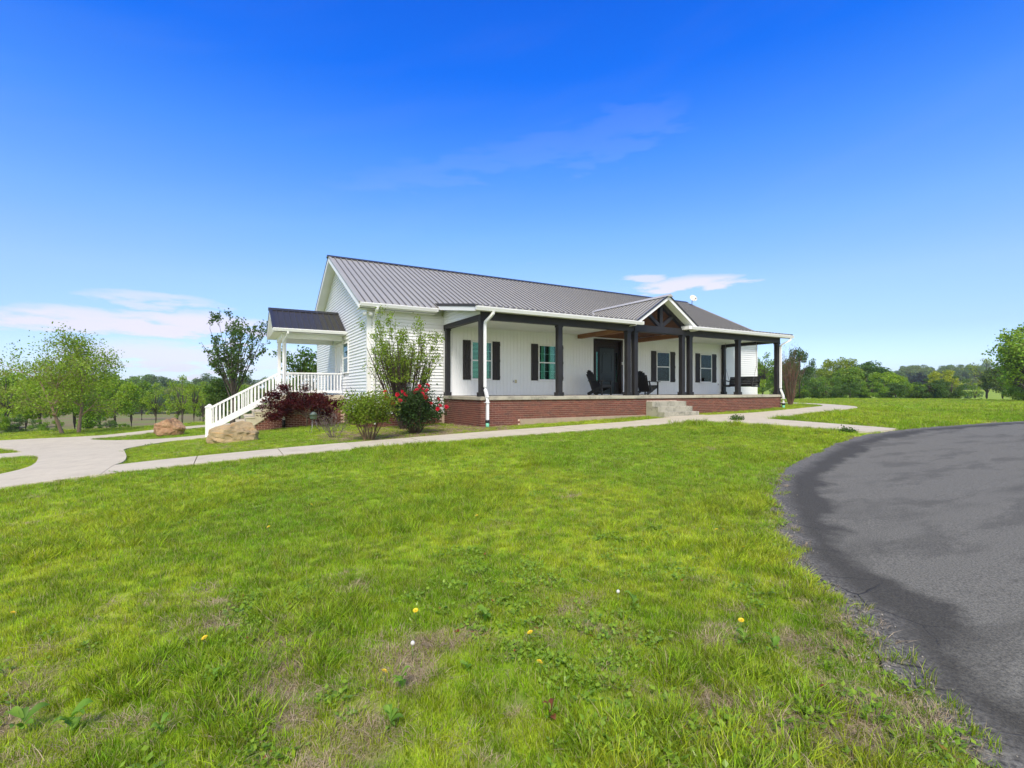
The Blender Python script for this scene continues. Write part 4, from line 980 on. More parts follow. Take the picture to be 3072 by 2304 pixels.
MB().box(-.03, .03, -.0, .06, .06, .16).build('lantern_body', M['blackpl'], ln); MB().tube([(0, .03, .16), (0, .03, .25)], .008, 6).build('hook', M['blackpl'], ln)
# ================================================================== side canopy, landing and stair (parts of the house)
cp = empty('side_canopy', (0, 0, 0)); cp.parent = house
CU0, CU1, CR, CZ, CS = -5.43, U0 - .02, 7.97, 3.43, .565; CE0, CE1 = 6.33, 9.61
def cz(v): return CZ - CS * abs(v - CR)
cw = (CU1 - CU0) / 3; 
for s in (0, 1):
    pm = panel_mesh(cw, CR - CE0, mat='roof_dark', pitch=CS, h=.026)
    for i in range(3):
        if s == 0: place('roof_panel', pm, cp, (CU0 + i * cw, CR, CZ))
        else: place('roof_panel', pm, cp, (CU0 + (i + 1) * cw, CR, CZ), (0, 0, math.pi))
MB().prism([(CR - .15, CZ - .055), (CR, CZ + .055), (CR + .15, CZ - .055)], 'x', CU0 - .05, CU1).build('ridge_cap', M['roof_trim'], cp)
MB().prism([(CE0, cz(CE0) - .02), (CR, CZ - .02), (CR, CZ + .035), (CE0, cz(CE0) + .035)], 'x', CU0 - .02, CU0 + .09).build('rake_flashing', M['roof_trim'], cp)
MB().prism([(CE1, cz(CE1) - .02), (CR, CZ - .02), (CR, CZ + .035), (CE1, cz(CE1) + .035)], 'x', CU0 - .02, CU0 + .09).build('rake_flashing', M['roof_trim'], cp)
for v0 in (CE0, CE1):
    MB().prism([(v0, cz(v0) - .02), (CR, CZ - .02), (CR, CZ - .19), (v0, cz(v0) - .15)], 'x', CU0 - .0, CU0 + .025).build('rake_fascia', M['trim'], cp)
    MB().prism([(v0, cz(v0) - .15), (CR, CZ - .15), (CR, CZ - .135), (v0, cz(v0) - .135)], 'x', CU0 + .026, -5.06).build('rake_soffit', M['ceil'], cp)
MB().prism([(CE0 + .05, 2.38), (CE1 - .05, 2.38), (CE1 - .05, cz(CE1) - .1), (CR, CZ - .12), (CE0 + .05, cz(CE0) - .1)], 'x', -5.06, -5.03).build('gable_panel', M['vinyl'], cp)
MB().box(CU0 + .03, CU1, CE0 + .0, 9.6, 2.372, 2.386).build('canopy_soffit', M['ceil'], cp)
MB().box(CU0 + .03, CU1, CE0 + .0, CE0 + .03, 2.372, 2.50).build('eave_fascia', M['trim'], cp); MB().box(CU0 + .03, CU1, CE1 - .03, CE1, 2.372, 2.50).build('eave_fascia', M['trim'], cp)
gutter(CU0, CU1 - .01, CE0 + .0, 2.50, cp)
MB().box(-5.08, -2.86, 6.86, 7.04, 2.19, 2.371).build('canopy_beam', M['trim'], cp); MB().box(-5.08, -2.86, 9.02, 9.20, 2.19, 2.371).build('canopy_beam', M['trim'], cp)
MB().box(-5.08, -4.90, 7.041, 9.019, 2.20, 2.371).build('canopy_beam', M['trim'], cp)
for vv in (6.95, 9.11): bev(MB().box(-5.055, -4.925, vv - .065, vv + .065, -.02, 2.19).build('canopy_post', M['trim'], cp), .008)
d_ = empty('downspout', (0, 0, 0)); d_.parent = house
downspout([(-4.93, 6.27, 2.41), (-4.93, 6.27, 2.33), (-4.95, 6.45, 2.22), (-5.02, 6.80, 2.06), (-5.03, 6.84, 1.98), (-5.03, 6.84, .05), (-5.03, 6.76, -.2), (-5.03, 6.74, -.30), (-5.03, 6.74, -.95)], .07, 'pipe', 'trim', d_)
MB().tube([(-5.03, 6.73, -.93), (-5.03, 6.73, -1.24)], .055, 12).build('drain_pipe', M['blackpl'], d_)
bev(MB().box(-5.15, U0 - .02, 6.75, 9.40, -.20, -.0).build('landing_slab', M['path'], house), .01, 2)
st = empty('side_stair', (0, 0, 0)); st.parent = house
saw = [(-5.10, -.02)]
for i in range(1, 8):
    x = -5.15 - .285 * (i - 1); saw += [(x, -.02 if i == 1 else -.2 * (i - 1)), (x, -.2 * i)]
saw += [(-7.16, -1.40), (-7.16, -1.75), (-6.95, -1.75), (-5.10, -.47)]
MB().prism(saw, 'y', 6.76, 9.38).build('stair_body', M['path'], st)
for i in range(1, 8):
    x = -5.15 - .285 * (i - 1)
    bev(MB().box(x - .31, x, 6.74, 9.40, -.2 * i - .045, -.2 * i + .006).build('tread', M['path'], st), .008)
def railing(p0, p1, slope_z, n, v, name='railing', btm=.16, top=.93):
    """p0->p1 in x, z offsets follow the slope"""
    r = empty(name, (0, 0, 0)); r.parent = house; x0, z0 = p0; x1, z1 = p1; H = top - btm
    MB().bar((x0, v, z0), (x1, v, z1), .085, .05).build('handrail', M['trim'], r)
    MB().bar((x0, v, z0 - H + .02), (x1, v, z1 - H + .02), .05, slope_z).build('bottom_rail', M['trim'], r)
    bm = MB().box(-.019, .019, -.019, .019, -H + .05, -.02).mesh('baluster', M['trim'])
    for k in range(n):
        t_ = (k + .5) / n; place('baluster', bm, r, (x0 + (x1 - x0) * t_, v, z0 + (z1 - z0) * t_))
    return r
for v in (6.90, 9.2):
    railing((-7.44, -.47), (-5.06, .895), .12, 19, v)
    np_ = empty('newel_post', (-7.50, v + .03, 0)); np_.parent = house
    bev(MB().box(-.062, .062, -.062, .062, -1.60, -.42).build('shaft', M['trim'], np_), .006)
    MB().add([(-.082, -.082, -.42), (.082, -.082, -.42), (.082, .082, -.42), (-.082, .082, -.42), (-.082, -.082, -.395), (.082, -.082, -.395), (.082, .082, -.395), (-.082, .082, -.395), (0, 0, -.345)],
             [(0, 3, 2, 1), (0, 1, 5, 4), (1, 2, 6, 5), (2, 3, 7, 6), (3, 0, 4, 7), (4, 5, 8), (5, 6, 8), (6, 7, 8), (7, 4, 8)]).build('post_cap', M['trim'], np_)
    railing((-4.92, .86), (-2.86, .86), .09, 17, v + .05, btm=.16, top=.90)
# ================================================================== things on the porch
def adirondack(name, label):
    t_ = empty(name, (0, 0, 0), 0, label, 'chair', 'black slatted chairs by the front door'); w = .30
    m = M['chair']
    for s in (-1, 1):
        MB().box(.28, .33, s * w - .045 if s < 0 else s * w, s * w if s < 0 else s * w + .045, 0, .56).build('front_leg', m, t_)
        y = s * (w - .03); MB().bar((.30, y, .36), (-.42, y, .03), .035, .12).build('rear_leg', m, t_)
        MB().bar((-.12, s * (w + .0), .12), (-.30, s * (w + .0), .60), .03, .07, up=(1, 0, 0)).build('arm_support', m, t_)
        MB().prism([(-.34, -.06), (.38, -.085), (.42, -.05), (.42, .06), (.36, .09), (-.34, .05)], 'z', .56, .585).build('arm', m, t_, loc=(0, s * (w + .03), 0))
    for k in range(6):
        x = .30 - k * .095; z = .385 - k * .040; MB().box(-.042, .042, -w, w, 0, .022).build('seat_slat', m, t_, loc=(x, 0, z), rot=(0, -.40, 0))
    for k in range(7):
        y = (k - 3) * .083; top = 1.03 - .02 * (k - 3) ** 2; q = (top - .20); lean = .42
        MB().bar((-.20, y * .82, .20), (-.20 - lean * q, y * 1.04, top), .072, .02, up=(1, 0, 0)).build('back_slat', m, t_)
    MB().bar((-.32, -w - .05, .575), (-.32, w + .05, .575), .05, .03).build('back_rail', m, t_); MB().bar((-.05, -w, .16), (-.05, w, .16), .02, .07, up=(0, 0, 1)).build('stretcher', m, t_)
    MB().bar((.31, -w, .36), (.31, w, .36), .02, .10).build('front_apron', m, t_)
    return t_
c1 = adirondack('slatted_chair', 'black slatted lounge chair left of the front door, its back to the white wall'); c1.location = (6.20, 1.75, 0.0); c1.rotation_euler = (0, 0, math.radians(-74))
c2 = copy_tree(c1); c2['label'] = 'black slatted lounge chair right of the front door, half hidden by the paired posts'; c2.location = (9.02, 1.95, 0); c2.rotation_euler = (0, 0, math.radians(10))
sw = empty('porch_swing', (14.55, 1.32, .40), 0, 'black slatted porch swing hanging on chains at the right end of the porch', 'porch swing')
m = M['chair']; hl = .80
for k in range(6): MB().box(-.035, .035, -hl, hl, 0, .02).build('seat_slat', m, sw, loc=(-.20 + k * .078, 0, .04 - .012 * k))
for k in range(5): MB().box(0, .02, -hl, hl, 0, .078).build('back_slat', m, sw, loc=(.24 + k * .022, 0, .05 + k * .083), rot=(0, .25, 0))
for s in (-1, 1):
    y = s * (hl - .02); MB().box(-.30, .26, y - .025, y + .025, -.04, .03).build('seat_frame', m, sw)
    MB().bar((-.27, y, .0), (-.33, y, .30), .03, .05).build('arm_post', m, sw); MB().bar((-.36, y, .31), (.30, y, .22), .08, .03).build('arm', m, sw); MB().bar((.22, y, -.02), (.34, y, .46), .035, .05).build('back_post', m, sw)
    for x in (-.30, .27): MB().tube([(x, y * 1.03, .0 if x < 0 else .2), (-.02, y * 1.06, .95)], .008, 5).build('chain', M['rope'], sw)
    MB().tube([(-.02, y * 1.06, .95), (-.02, y * 1.06, 2.15)], .008, 5).build('chain', M['rope'], sw)
dish = empty('satellite_dish', (18.40, 7.45, roofz(7.45) + .02), 0, 'small off-white satellite dish standing at the right end of the grey roof ridge', 'satellite dish')
MB().tube([(0, 0, 0), (0, -.02, .30), (0, -.06, .36)], .022, 8).build('mast', M['rope'], dish)
MB().lathe([(0, 0), (.10, .012), (.19, .045), (.24, .075), (.235, .083), (.18, .055), (.10, .024), (0, .012)], 20).build('reflector', M['dish'], dish, loc=(0, -.08, .40), rot=(math.radians(62), 0, math.radians(-20)))
MB().tube([(0, -.08, .24), (-.10, -.34, .32), (-.10, -.36, .36)], .010, 6).build('feed_arm', M['rope'], dish); MB().box(-.13, -.07, -.40, -.34, .34, .40).build('receiver', M['rope'], dish)
pl = empty('planter_bowl', (-4.70, 6.78, 0.0), 0, 'pale green shallow planter bowl on the landing beside the white canopy post', 'planter')
MB().lathe([(0, 0), (.13, 0), (.20, .06), (.24, .13), (.25, .15), (.23, .15), (.19, .11), (0, .11)], 20).build('bowl', simple('pale_green_glaze', (.40, .50, .40), .4, .1, 6), pl)
MB().lathe([(0, .112), (.185, .112)], 16).build('soil', M['mortar'], pl)
gd = gz(-4.55, 2.2)
lt = empty('garden_lantern', (-4.55, 2.6, gz(-4.55, 2.6)), 0, 'small dark green lantern on splayed wire legs left of the yellow-green shrub', 'lantern')
MB().lathe([(0, .44), (.09, .44), (.11, .47), (.10, .56), (.13, .57), (.04, .66), (0, .67)], 10).build('lantern_head', simple('dull_green_metal', (.10, .14, .12), .5, .15, 6), lt)
for a in (0, 2.1, 4.2): MB().tube([(.05 * math.cos(a), .05 * math.sin(a), .45), (.10 * math.cos(a), .10 * math.sin(a), .2), (.22 * math.cos(a), .22 * math.sin(a), 0)], .008, 5).build('leg', M['rope'], lt)

# ================================================================== plants
def hp(x_px, D):
    """ground point on the photograph's sight line at column x, D metres in front of the camera"""
    X = (x_px - 1536) / 1479.86 * D; u = CAM.x + X * math.cos(TH) + D * math.sin(TH); v = CAM.y - X * math.sin(TH) + D * math.cos(TH)
    return (u, v, gz(u, v))
def leaf_quads(P, size, rng, flat=0.0, aspect=.55):
    P = np.asarray(P, float); n = len(P); a = rng.normal(size=(n, 3)); a[:, 2] *= (1 - flat); a /= np.linalg.norm(a, axis=1)[:, None]
    b = rng.normal(size=(n, 3)); b[:, 2] *= (1 - flat); b -= (a * b).sum(1)[:, None] * a; b /= np.linalg.norm(b, axis=1)[:, None]
    s = (size * rng.uniform(.6, 1.3, n))[:, None]
    V = np.empty((n, 4, 3)); V[:, 0] = P - a * s * .5; V[:, 1] = P + b * s * aspect * .5; V[:, 2] = P + a * s * .5; V[:, 3] = P - b * s * aspect * .5
    return V.reshape(-1, 3), np.arange(n * 4).reshape(n, 4)
def crown_mesh(name, P, size, rng, **k):
    V, F = leaf_quads(P, size, rng, **k); return fast_mesh(name, V, F, M['leaf'])
def grow(rng, mb, p, d, L, r, lvl, maxl, tips, spread=.6, nch=4, up=.25, seg=5, first=.35, rr=.6, lr=.62, nside=5, jit=.12):
    pts, rad = [p.copy()], [r]; q = p.copy(); dd = d.copy(); kids = []
    for i in range(seg):
        dd = (dd + Vector(rng.normal(0, jit, 3)) + Vector((0, 0, up * .12))).normalized(); q = q + dd * (L / seg); pts.append(q.copy())
        rad.append(r * (1 - .75 * (i + 1) / seg)); t = (i + 1) / seg
        if t >= first: kids.append((q.copy(), dd.copy(), rad[-1], t))
        if lvl >= maxl - 1 and t > .25: tips.append((q.copy(), lvl))
    mb.tube(pts, rad, nside if lvl < 2 else 4 if lvl == 2 else 3, cap=False)
    if lvl < maxl:
        n = nch
        for k in range(n):
            kp, kd, kr, t = kids[int(rng.integers(0, len(kids)))]; ax = Vector(rng.normal(size=3)); ax = (ax - ax.dot(kd) * kd).normalized()
            nd = (kd * math.cos(spread) + ax * math.sin(spread) + Vector((0, 0, up * .5))).normalized()
            grow(rng, mb, kp, nd, L * lr * rng.uniform(.7, 1.15) * (1.15 - .35 * t), max(kr * rr, .003), lvl + 1, maxl, tips, spread, nch, up, max(3, seg - 1), .2, rr, lr, nside, jit)
def bark(c): return (*c, 1)
def tree_of(name, parent_loc, trunk_mb, P, size, rng, leafc, barkc, label, cat='tree', group=None, flat=0.0, aspect=.55, rz=0):
    t_ = empty(name, parent_loc, rz, label, cat, group)
    trunk_mb.build('trunk', M['bark'], t_, color=bark(barkc))
    place('crown', crown_mesh('crown', P, size, rng, flat=flat, aspect=aspect), t_, color=(*leafc, 1)); return t_
def around(tips, n, sig, rng, sel=None, wz=1.0):
    T = np.array([tuple(t[0]) for t in tips]); k = rng.integers(0, len(T), n); return T[k] + rng.normal(0, 1, (n, 3)) * np.array([sig, sig, sig * wz])
# ---- the two birches on the left
for i, (loc, lean, H, lab) in enumerate((((-13.55, 16.66), (-.19, -.02), 3.3, 'airy birch with pinkish peeling trunk, leaning left, left one of the pair past the plaza'),
                                         ((-13.05, 16.9), (.17, .02), 3.1, 'airy birch with pinkish peeling trunk, right one of the pair past the plaza'))):
    rng = np.random.default_rng(40 + i); mb = MB(); tips = []
    grow(rng, mb, Vector((0, 0, -.1)), Vector((lean[0], lean[1], 1)).normalized(), H, .085, 0, 3, tips, .95, 9, .22, 7, .28, .55, .60, 7, .07)
    P = around(tips, 8200, .16, rng); P = P[P[:, 2] > .9]
    tree_of('birch_tree', (*loc, gz(*loc)), mb, P, .10, rng, (.23, .33, .03), (.36, .25, .20), lab, group='pair of birches')
# ---- upright maple behind the stair
p = hp(698, 26); rng = np.random.default_rng(11); mb = MB(); tips = []
mb.tube([(0, 0, -.1), (0, 0, .5), (.0, 0, 1.5)], [.14, .12, .10], 8)
for k in range(20):
    a = k * 2.4; s_ = .06 + .50 * ((k + .5) / 20) ** .8
    grow(rng, mb, Vector((0, 0, rng.uniform(1.0, 1.7))), Vector((math.cos(a) * s_, math.sin(a) * s_, 1)).normalized(), 4.0 * (1.05 - .45 * s_) * rng.uniform(.85, 1.08), .034, 1, 3, tips, .45, 5, .10, 8, .2, .6, .30, 5, .03)
P = around(tips, 4600, .07, rng); P = P[P[:, 2] > 1.0]
tree_of('maple_tree', p, mb, P, .115, rng, (.075, .135, .025), (.10, .085, .07), 'upright maple with dark sparse leaves standing behind the white stair', flat=0, aspect=.8)
# ---- tree templates for everything further away
TB = []
def far_template(seed, H=1.0, kind='round'):
    rng = np.random.default_rng(seed); mb = MB(); mb.tube([(0, 0, -.05), (.01, .01, .2), (0, .02, .5), (.02, 0, .8)], [.024, .019, .012, .004], 6)
    P = []; ncl = {'round': 34, 'tall': 30, 'airy': 26, 'bushy': 30, 'conifer': 34}[kind]
    for c in range(ncl):
        u_ = rng.normal(size=3); u_ /= np.linalg.norm(u_); r_ = rng.uniform(.35, 1) ** .6
        if kind == 'round': e = np.array([.36, .36, .34]); c0 = np.array([0, 0, .62])
        elif kind == 'tall': e = np.array([.22, .22, .42]); c0 = np.array([0, 0, .56])
        elif kind == 'airy': e = np.array([.32, .32, .36]); c0 = np.array([0, 0, .62])
        elif kind == 'bushy': e = np.array([.52, .52, .40]); c0 = np.array([0, 0, .46])
        else: e = np.array([.2, .2, .45]); c0 = np.array([0, 0, .52])
        pos = c0 + u_ * r_ * e
        if kind == 'conifer': f = 1.15 - pos[2]; pos[0] *= f * 1.3; pos[1] *= f * 1.3
        cr = rng.uniform(.07, .14) * (.75 if kind in ('airy', 'conifer') else 1.1)
        n = int((95 if kind == 'airy' else 150) * (cr / .1) ** 1.5)
        q = rng.normal(size=(n, 3)); q /= np.linalg.norm(q, axis=1)[:, None]; q *= (rng.random(n) ** .4)[:, None] * cr; q[:, 2] *= .75; P.append(pos + q)
        if kind == 'airy' or c % 3 == 0: mb.tube([(0, 0, .25 + .3 * rng.random()), tuple(pos * .5 + np.array([0, 0, .28])), tuple(pos)], [.008, .005, .002], 4, cap=False)
    P = np.concatenate(P); P = P[P[:, 2] > (.03 if kind == 'bushy' else .1)]
    s_ = .034 if kind != 'airy' else .028
    return mb.mesh('trunk', M['bark']), crown_mesh('crown', P, s_, rng, aspect=.7)
TPL = {k: [far_template(s, kind=k) for s in ss] for k, ss in {'round': (1, 2, 3), 'tall': (4, 5), 'airy': (6, 7), 'bushy': (8, 9), 'conifer': (10,)}.items()}
def far_tree(x, D, H, kind, col, label, name='tree', cat='tree', group=None, wd=1.0):
    tm, cm_ = random.choice(TPL[kind]); loc = hp(x, D); t_ = empty(name, (loc[0], loc[1], loc[2] - .05), random.uniform(0, 6.28), label, cat, group)
    for nm, me_, c in (('trunk', tm, (.09, .075, .06)), ('crown', cm_, col)):
        o = place(nm, me_, t_, color=(*c, 1)); o.scale = (H * wd, H * wd, H)
    return t_
def topH(x, D, ytop): return (1171.7 - ytop) / 1479.86 * D + CAM.z - hp(x, D)[2]
G_MID, G_DARK, G_YEL, G_BLUE, G_BRI, G_OL = (.17, .28, .025), (.09, .165, .03), (.33, .40, .03), (.115, .19, .05), (.26, .38, .025), (.26, .31, .05)
# left: trees at the foot of the lawn
LEFT = [(-60, 36, 1090, 'airy', G_OL, 'half bare olive tree at the left edge of the picture', .9), (15, 34, 1112, 'airy', G_OL, 'sparse branching tree at the far left, behind the left birch', .8),
        (-30, 30, 1205, 'bushy', G_BRI, 'low bright green bush at the far left of the lawn', 1), (75, 44, 1108, 'round', G_MID, 'mid green tree seen left of the leaning birch trunk', 1.1), (120, 38, 1125, 'round', G_BRI, 'bright green round tree just left of the birch pair', 1.15),
        (172, 50, 1118, 'round', G_MID, 'green tree showing between the two birch crowns', 1.1), (225, 42, 1112, 'round', G_BRI, 'bright green tree behind the right birch', 1.1), (262, 36, 1175, 'tall', G_MID, 'slim green tree right of the right birch trunk', 1.2),
        (300, 46, 1112, 'round', G_MID, 'rounded green tree right of the birch pair', 1.1), (345, 40, 1135, 'round', G_BRI, 'yellowish green tree at the left end of the brown field', 1.1), (318, 31, 1245, 'bushy', G_DARK, 'low dark thicket at the left end of the brown field', 1.1),
        (60, 31, 1232, 'bushy', G_DARK, 'low dark bush at the lawn edge, far left', 1.2), (140, 30, 1240, 'bushy', G_MID, 'low green bush at the lawn edge under the left birch', 1.1), (372, 33, 1262, 'bushy', G_MID, 'small green bush at the near edge of the brown field', 1),
        (10, 60, 1135, 'round', G_BLUE, 'dark green tree deep behind the far left bush', 1.1), (250, 66, 1130, 'round', G_BLUE, 'dark green tree deep behind the right birch', 1.1)]
for x, D, yt, k, c, lab, wd in LEFT: far_tree(x, D, topH(x, D, yt), k, c, lab, 'shrub' if k == 'bushy' else 'tree', 'shrub' if k == 'bushy' else 'tree', None, wd)
for x, D, yt, lab in ((466, 29, 1150, 'thin young tree just left of the brown boulder'), (533, 40, 1150, 'thin young tree rising behind the middle of the brown boulder'), (548, 33, 1128, 'thin young tree at the right edge of the brown boulder'),
                      (582, 31, 1130, 'taller thin young tree between the brown boulder and the stair post'), (608, 36, 1165, 'thin young tree close to the left of the stair post')):
    far_tree(x, D, topH(x, D, yt), 'airy', (.24, .34, .03), lab, 'young_tree', 'tree', 'young trees along the lawn edge', .85)
far_tree(655, 27, topH(655, 27, 1128), 'tall', G_DARK, 'small dark leafy tree just left of the maple behind the stair', 'young_tree', 'tree', None, 1.0)
p = hp(948, 33); rng = np.random.default_rng(17); mb = MB(); tips = []
grow(rng, mb, Vector((0, 0, -.1)), Vector((-.05, 0, 1)).normalized(), 3.2, .11, 0, 3, tips, .7, 7, .3, 6, .3, .6, .62, 6, .07)
tree_of('tree', p, mb, around(tips, 2600, .13, rng), .17, rng, (.09, .17, .02), (.10, .085, .07), 'leafy green tree peeping out behind the back corner of the gable wall', aspect=.8)
for i in range(14):
    x = -1500 + i * 105 + random.uniform(-25, 25); D = random.uniform(34, 60); far_tree(x, D, random.uniform(6, 8.5), random.choice(['round', 'airy', 'round']), random.choice([G_MID, G_BRI, G_OL]), 'green tree standing past the left end of the lawn', group='trees past the left end of the lawn', wd=1.05)
for x, D, yt, k, c, lab in ((395, 58, 1132, 'round', G_MID, 'green tree at the far left corner of the brown field'), (425, 95, 1160, 'round', G_BRI, 'light green tree standing in the brown field left of the boulder'), (655, 62, 1142, 'round', G_BRI, 'light green tree seen through the upper part of the stair rail'), (720, 70, 1150, 'round', G_MID, 'green tree behind the upper stair rail, right of the maple'), (600, 90, 1158, 'tall', G_MID, 'slim tree on the brown field behind the stair post')):
    far_tree(x, D, topH(x, D, yt), k, c, lab, wd=1.1)
# the wood beyond the brown field
LB = 'green tree in the wood beyond the brown field, left of the house'
cols = [G_MID, G_BLUE, G_MID, G_BRI, G_OL, (.12, .21, .04)]
for i in range(19):
    x = 250 + i * 37 + random.uniform(-9, 9); D = random.uniform(150, 160); yt = random.uniform(1135, 1172)
    far_tree(x, D, topH(x, D, yt), random.choice(['round', 'tall', 'round']), random.choice(cols), LB, group='trees of the wood beyond the field', wd=random.uniform(1.0, 1.6))
for i in range(15):
    x = 240 + i * 46 + random.uniform(-12, 12); D = random.uniform(172, 188); yt = random.choice([1118, 1128, 1136, 1140, 1124])
    far_tree(x, D, topH(x, D, yt), random.choice(['round', 'round', 'tall', 'airy']), random.choice([G_BLUE, G_MID, (.12, .20, .035)]), LB, group='trees of the wood beyond the field', wd=1.1)
for i in range(22):
    x = 240 + i * 32 + random.uniform(-9, 9); D = random.uniform(146, 150)
    far_tree(x, D, random.uniform(4, 6.5), 'bushy', random.choice([G_MID, G_DARK, G_BRI]), 'low shrub at the foot of the wood beyond the brown field', 'shrub', 'shrub', 'shrubs at the foot of the wood', 1.15)
# right: trees behind the lawn crest
RIGHT = [(2250, 66, 1072, 'round', G_MID, 'rounded green tree seen between the swing and the corner post', .9), (2290, 64, 1046, 'airy', G_MID, 'tall airy tree behind the corner post of the porch', .9), (2330, 70, 1090, 'round', G_BRI, 'bright green tree behind the right downspout', .9),
         (2262, 60, 1120, 'bushy', G_BRI, 'bright low bush under the trees seen below the porch beam', .9), (2400, 52, 1038, 'round', (.07, .13, .03), 'dark leafy tree right behind the bare brown shrub', .62), (2350, 60, 1080, 'tall', G_DARK, 'dark slim tree close behind the bare brown shrub', 1),
         (2455, 74, 1128, 'round', G_MID, 'low green tree first right of the dark leafy tree', 1.1), (2512, 82, 1068, 'round', (.23, .29, .025), 'tallest yellowish green tree of the row behind the lawn', 1.0), (2480, 70, 1150, 'bushy', G_DARK, 'dark bush at the foot of the tallest tree of the row', 1.2),
         (2552, 78, 1096, 'round', G_MID, 'green tree right of the tallest tree in the row', 1.1), (2598, 82, 1076, 'round', (.08, .16, .022), 'dark green tree, second tallest of the row', 1.1), (2640, 84, 1100, 'round', G_DARK, 'dark tree at the right shoulder of the row', 1.1),
         (2560, 68, 1160, 'bushy', G_MID, 'broad low bush in the middle of the row', 1.3), (2662, 70, 1110, 'round', G_BRI, 'bright green rounded tree near the right end of the row', 1.1), (2700, 74, 1140, 'round', G_MID, 'small green tree at the right end of the row', 1.1), (2750, 66, 1140, 'bushy', G_BRI, 'wide bright green bush left of the yellow tree', 1.35),
         (2830, 66, 1106, 'round', (.34, .38, .035), 'yellow-green tree standing alone behind the lawn crest', 1.0), (2868, 64, 1150, 'airy', G_OL, 'small bare-branched bush right of the yellow-green tree', 1.1),
         (2962, 72, 1078, 'airy', G_OL, 'pale thin-leaved tree near the right edge', 1.15), (3010, 68, 1092, 'round', (.10, .15, .03), 'soft green tree between the pale tree and the right edge', 1.1), (2925, 66, 1150, 'airy', G_BRI, 'low bright green tree with forked trunk left of the pale tree', .9),
         (3060, 62, 1130, 'round', G_MID, 'green tree low at the right edge', 1.2), (3110, 60, 1080, 'round', G_MID, 'mid green tree just beyond the right edge', 1.1)]
for x, D, yt, k, c, lab, wd in RIGHT: far_tree(x, D, topH(x, D, yt), k, c, lab, 'shrub' if k == 'bushy' else 'tree', 'shrub' if k == 'bushy' else 'tree', None, wd)
p = hp(3085, 40); rng = np.random.default_rng(23); mb = MB(); tips = []
grow(rng, mb, Vector((0, 0, -.1)), Vector((-.03, 0, 1)).normalized(), 4.0, .14, 0, 3, tips, .72, 12, .22, 7, .1, .6, .55, 7, .06)
tree_of('tree', p, mb, around(tips, 6500, .17, rng), .19, rng, (.24, .36, .035), (.10, .085, .07), 'tall bright fresh-green tree cut by the right edge of the picture', aspect=.8)
far_tree(3070, 41, 2.9, 'bushy', (.22, .33, .035), 'bright green bush under the tall tree at the right edge', 'shrub', 'shrub', None, 1.0)
for i in range(26):
    x = 2420 + i * 27 + random.uniform(-9, 9); D = random.uniform(250, 300); far_tree(x, D, random.uniform(9, 12.5), random.choice(['round', 'round', 'tall']), random.choice([(.17, .25, .05), (.14, .22, .05), (.20, .27, .05)]), 'hazy tree on the wooded hill far behind the right lawn', group='trees on the far hill', wd=random.uniform(.9, 1.7))
for i in range(16):
    x = 2440 + i * 44 + random.uniform(-12, 12); D = random.uniform(330, 360); far_tree(x, D, random.uniform(9, 13), 'round', random.choice([(.15, .23, .05), (.13, .20, .05)]), 'hazy tree on the wooded hill far behind the right lawn', group='trees on the far hill', wd=random.uniform(.9, 1.7))
for i in range(24):
    x = 2420 + i * 29 + random.uniform(-8, 8); far_tree(x, random.uniform(236, 248), random.uniform(5, 7), 'bushy', random.choice([G_BLUE, G_MID, G_OL]), 'low hazy shrub along the foot of the far wooded hill', 'shrub', 'shrub', 'shrubs below the far hill', 1.5)
    far_tree(x + 14, random.uniform(312, 326), random.uniform(7, 9), 'bushy', random.choice([G_BLUE, G_MID]), 'low hazy shrub along the foot of the far wooded hill', 'shrub', 'shrub', 'shrubs below the far hill', 1.5)
for x, H in ((2742, 12), (2760, 13), (2775, 11)): far_tree(x, 190, topH(x, 190, 1118 if H < 13 else 1108), 'conifer', (.018, .04, .022), 'dark pine in the small clump below the far hill', 'pine_tree', 'tree', 'dark pines below the far hill', 1.1)
for x in (2905, 2938): far_tree(x, 150, topH(x, 150, 1168), 'bushy', G_DARK, 'small round shrub on the meadow, %s of two' % ('left' if x < 2920 else 'right'), 'shrub', 'shrub', 'two round shrubs on the meadow', .8)
for i in range(16):
    x = 2345 + i * 34 + random.uniform(-8, 8); far_tree(x, random.uniform(58, 63), random.uniform(2.2, 3.2), 'bushy', random.choice([G_DARK, G_MID]), 'low undergrowth bush at the foot of the tree row on the right', 'shrub', 'shrub', 'undergrowth below the tree row', 1.3)
# ---- thin air haze over the far country
hz = NT('thin_haze'); hz.n.remove(hz.b); pv = hz.new('ShaderNodeVolumePrincipled'); pv.inputs['Density'].default_value = .00045; pv.inputs['Color'].default_value = (.95, .96, .93, 1); pv.inputs['Anisotropy'].default_value = .3
hz.link(pv.outputs[0], hz.out.inputs['Volume'])
MB().box(float(GX.min()) - 5, float(GX.max()) + 5, float(GY.min()) - 5, float(GY.max()) + 5, float(GZ.min()) - 1.2, max(34, float(GZ.max()) + 2)).build('haze', hz.m, kind='stuff')
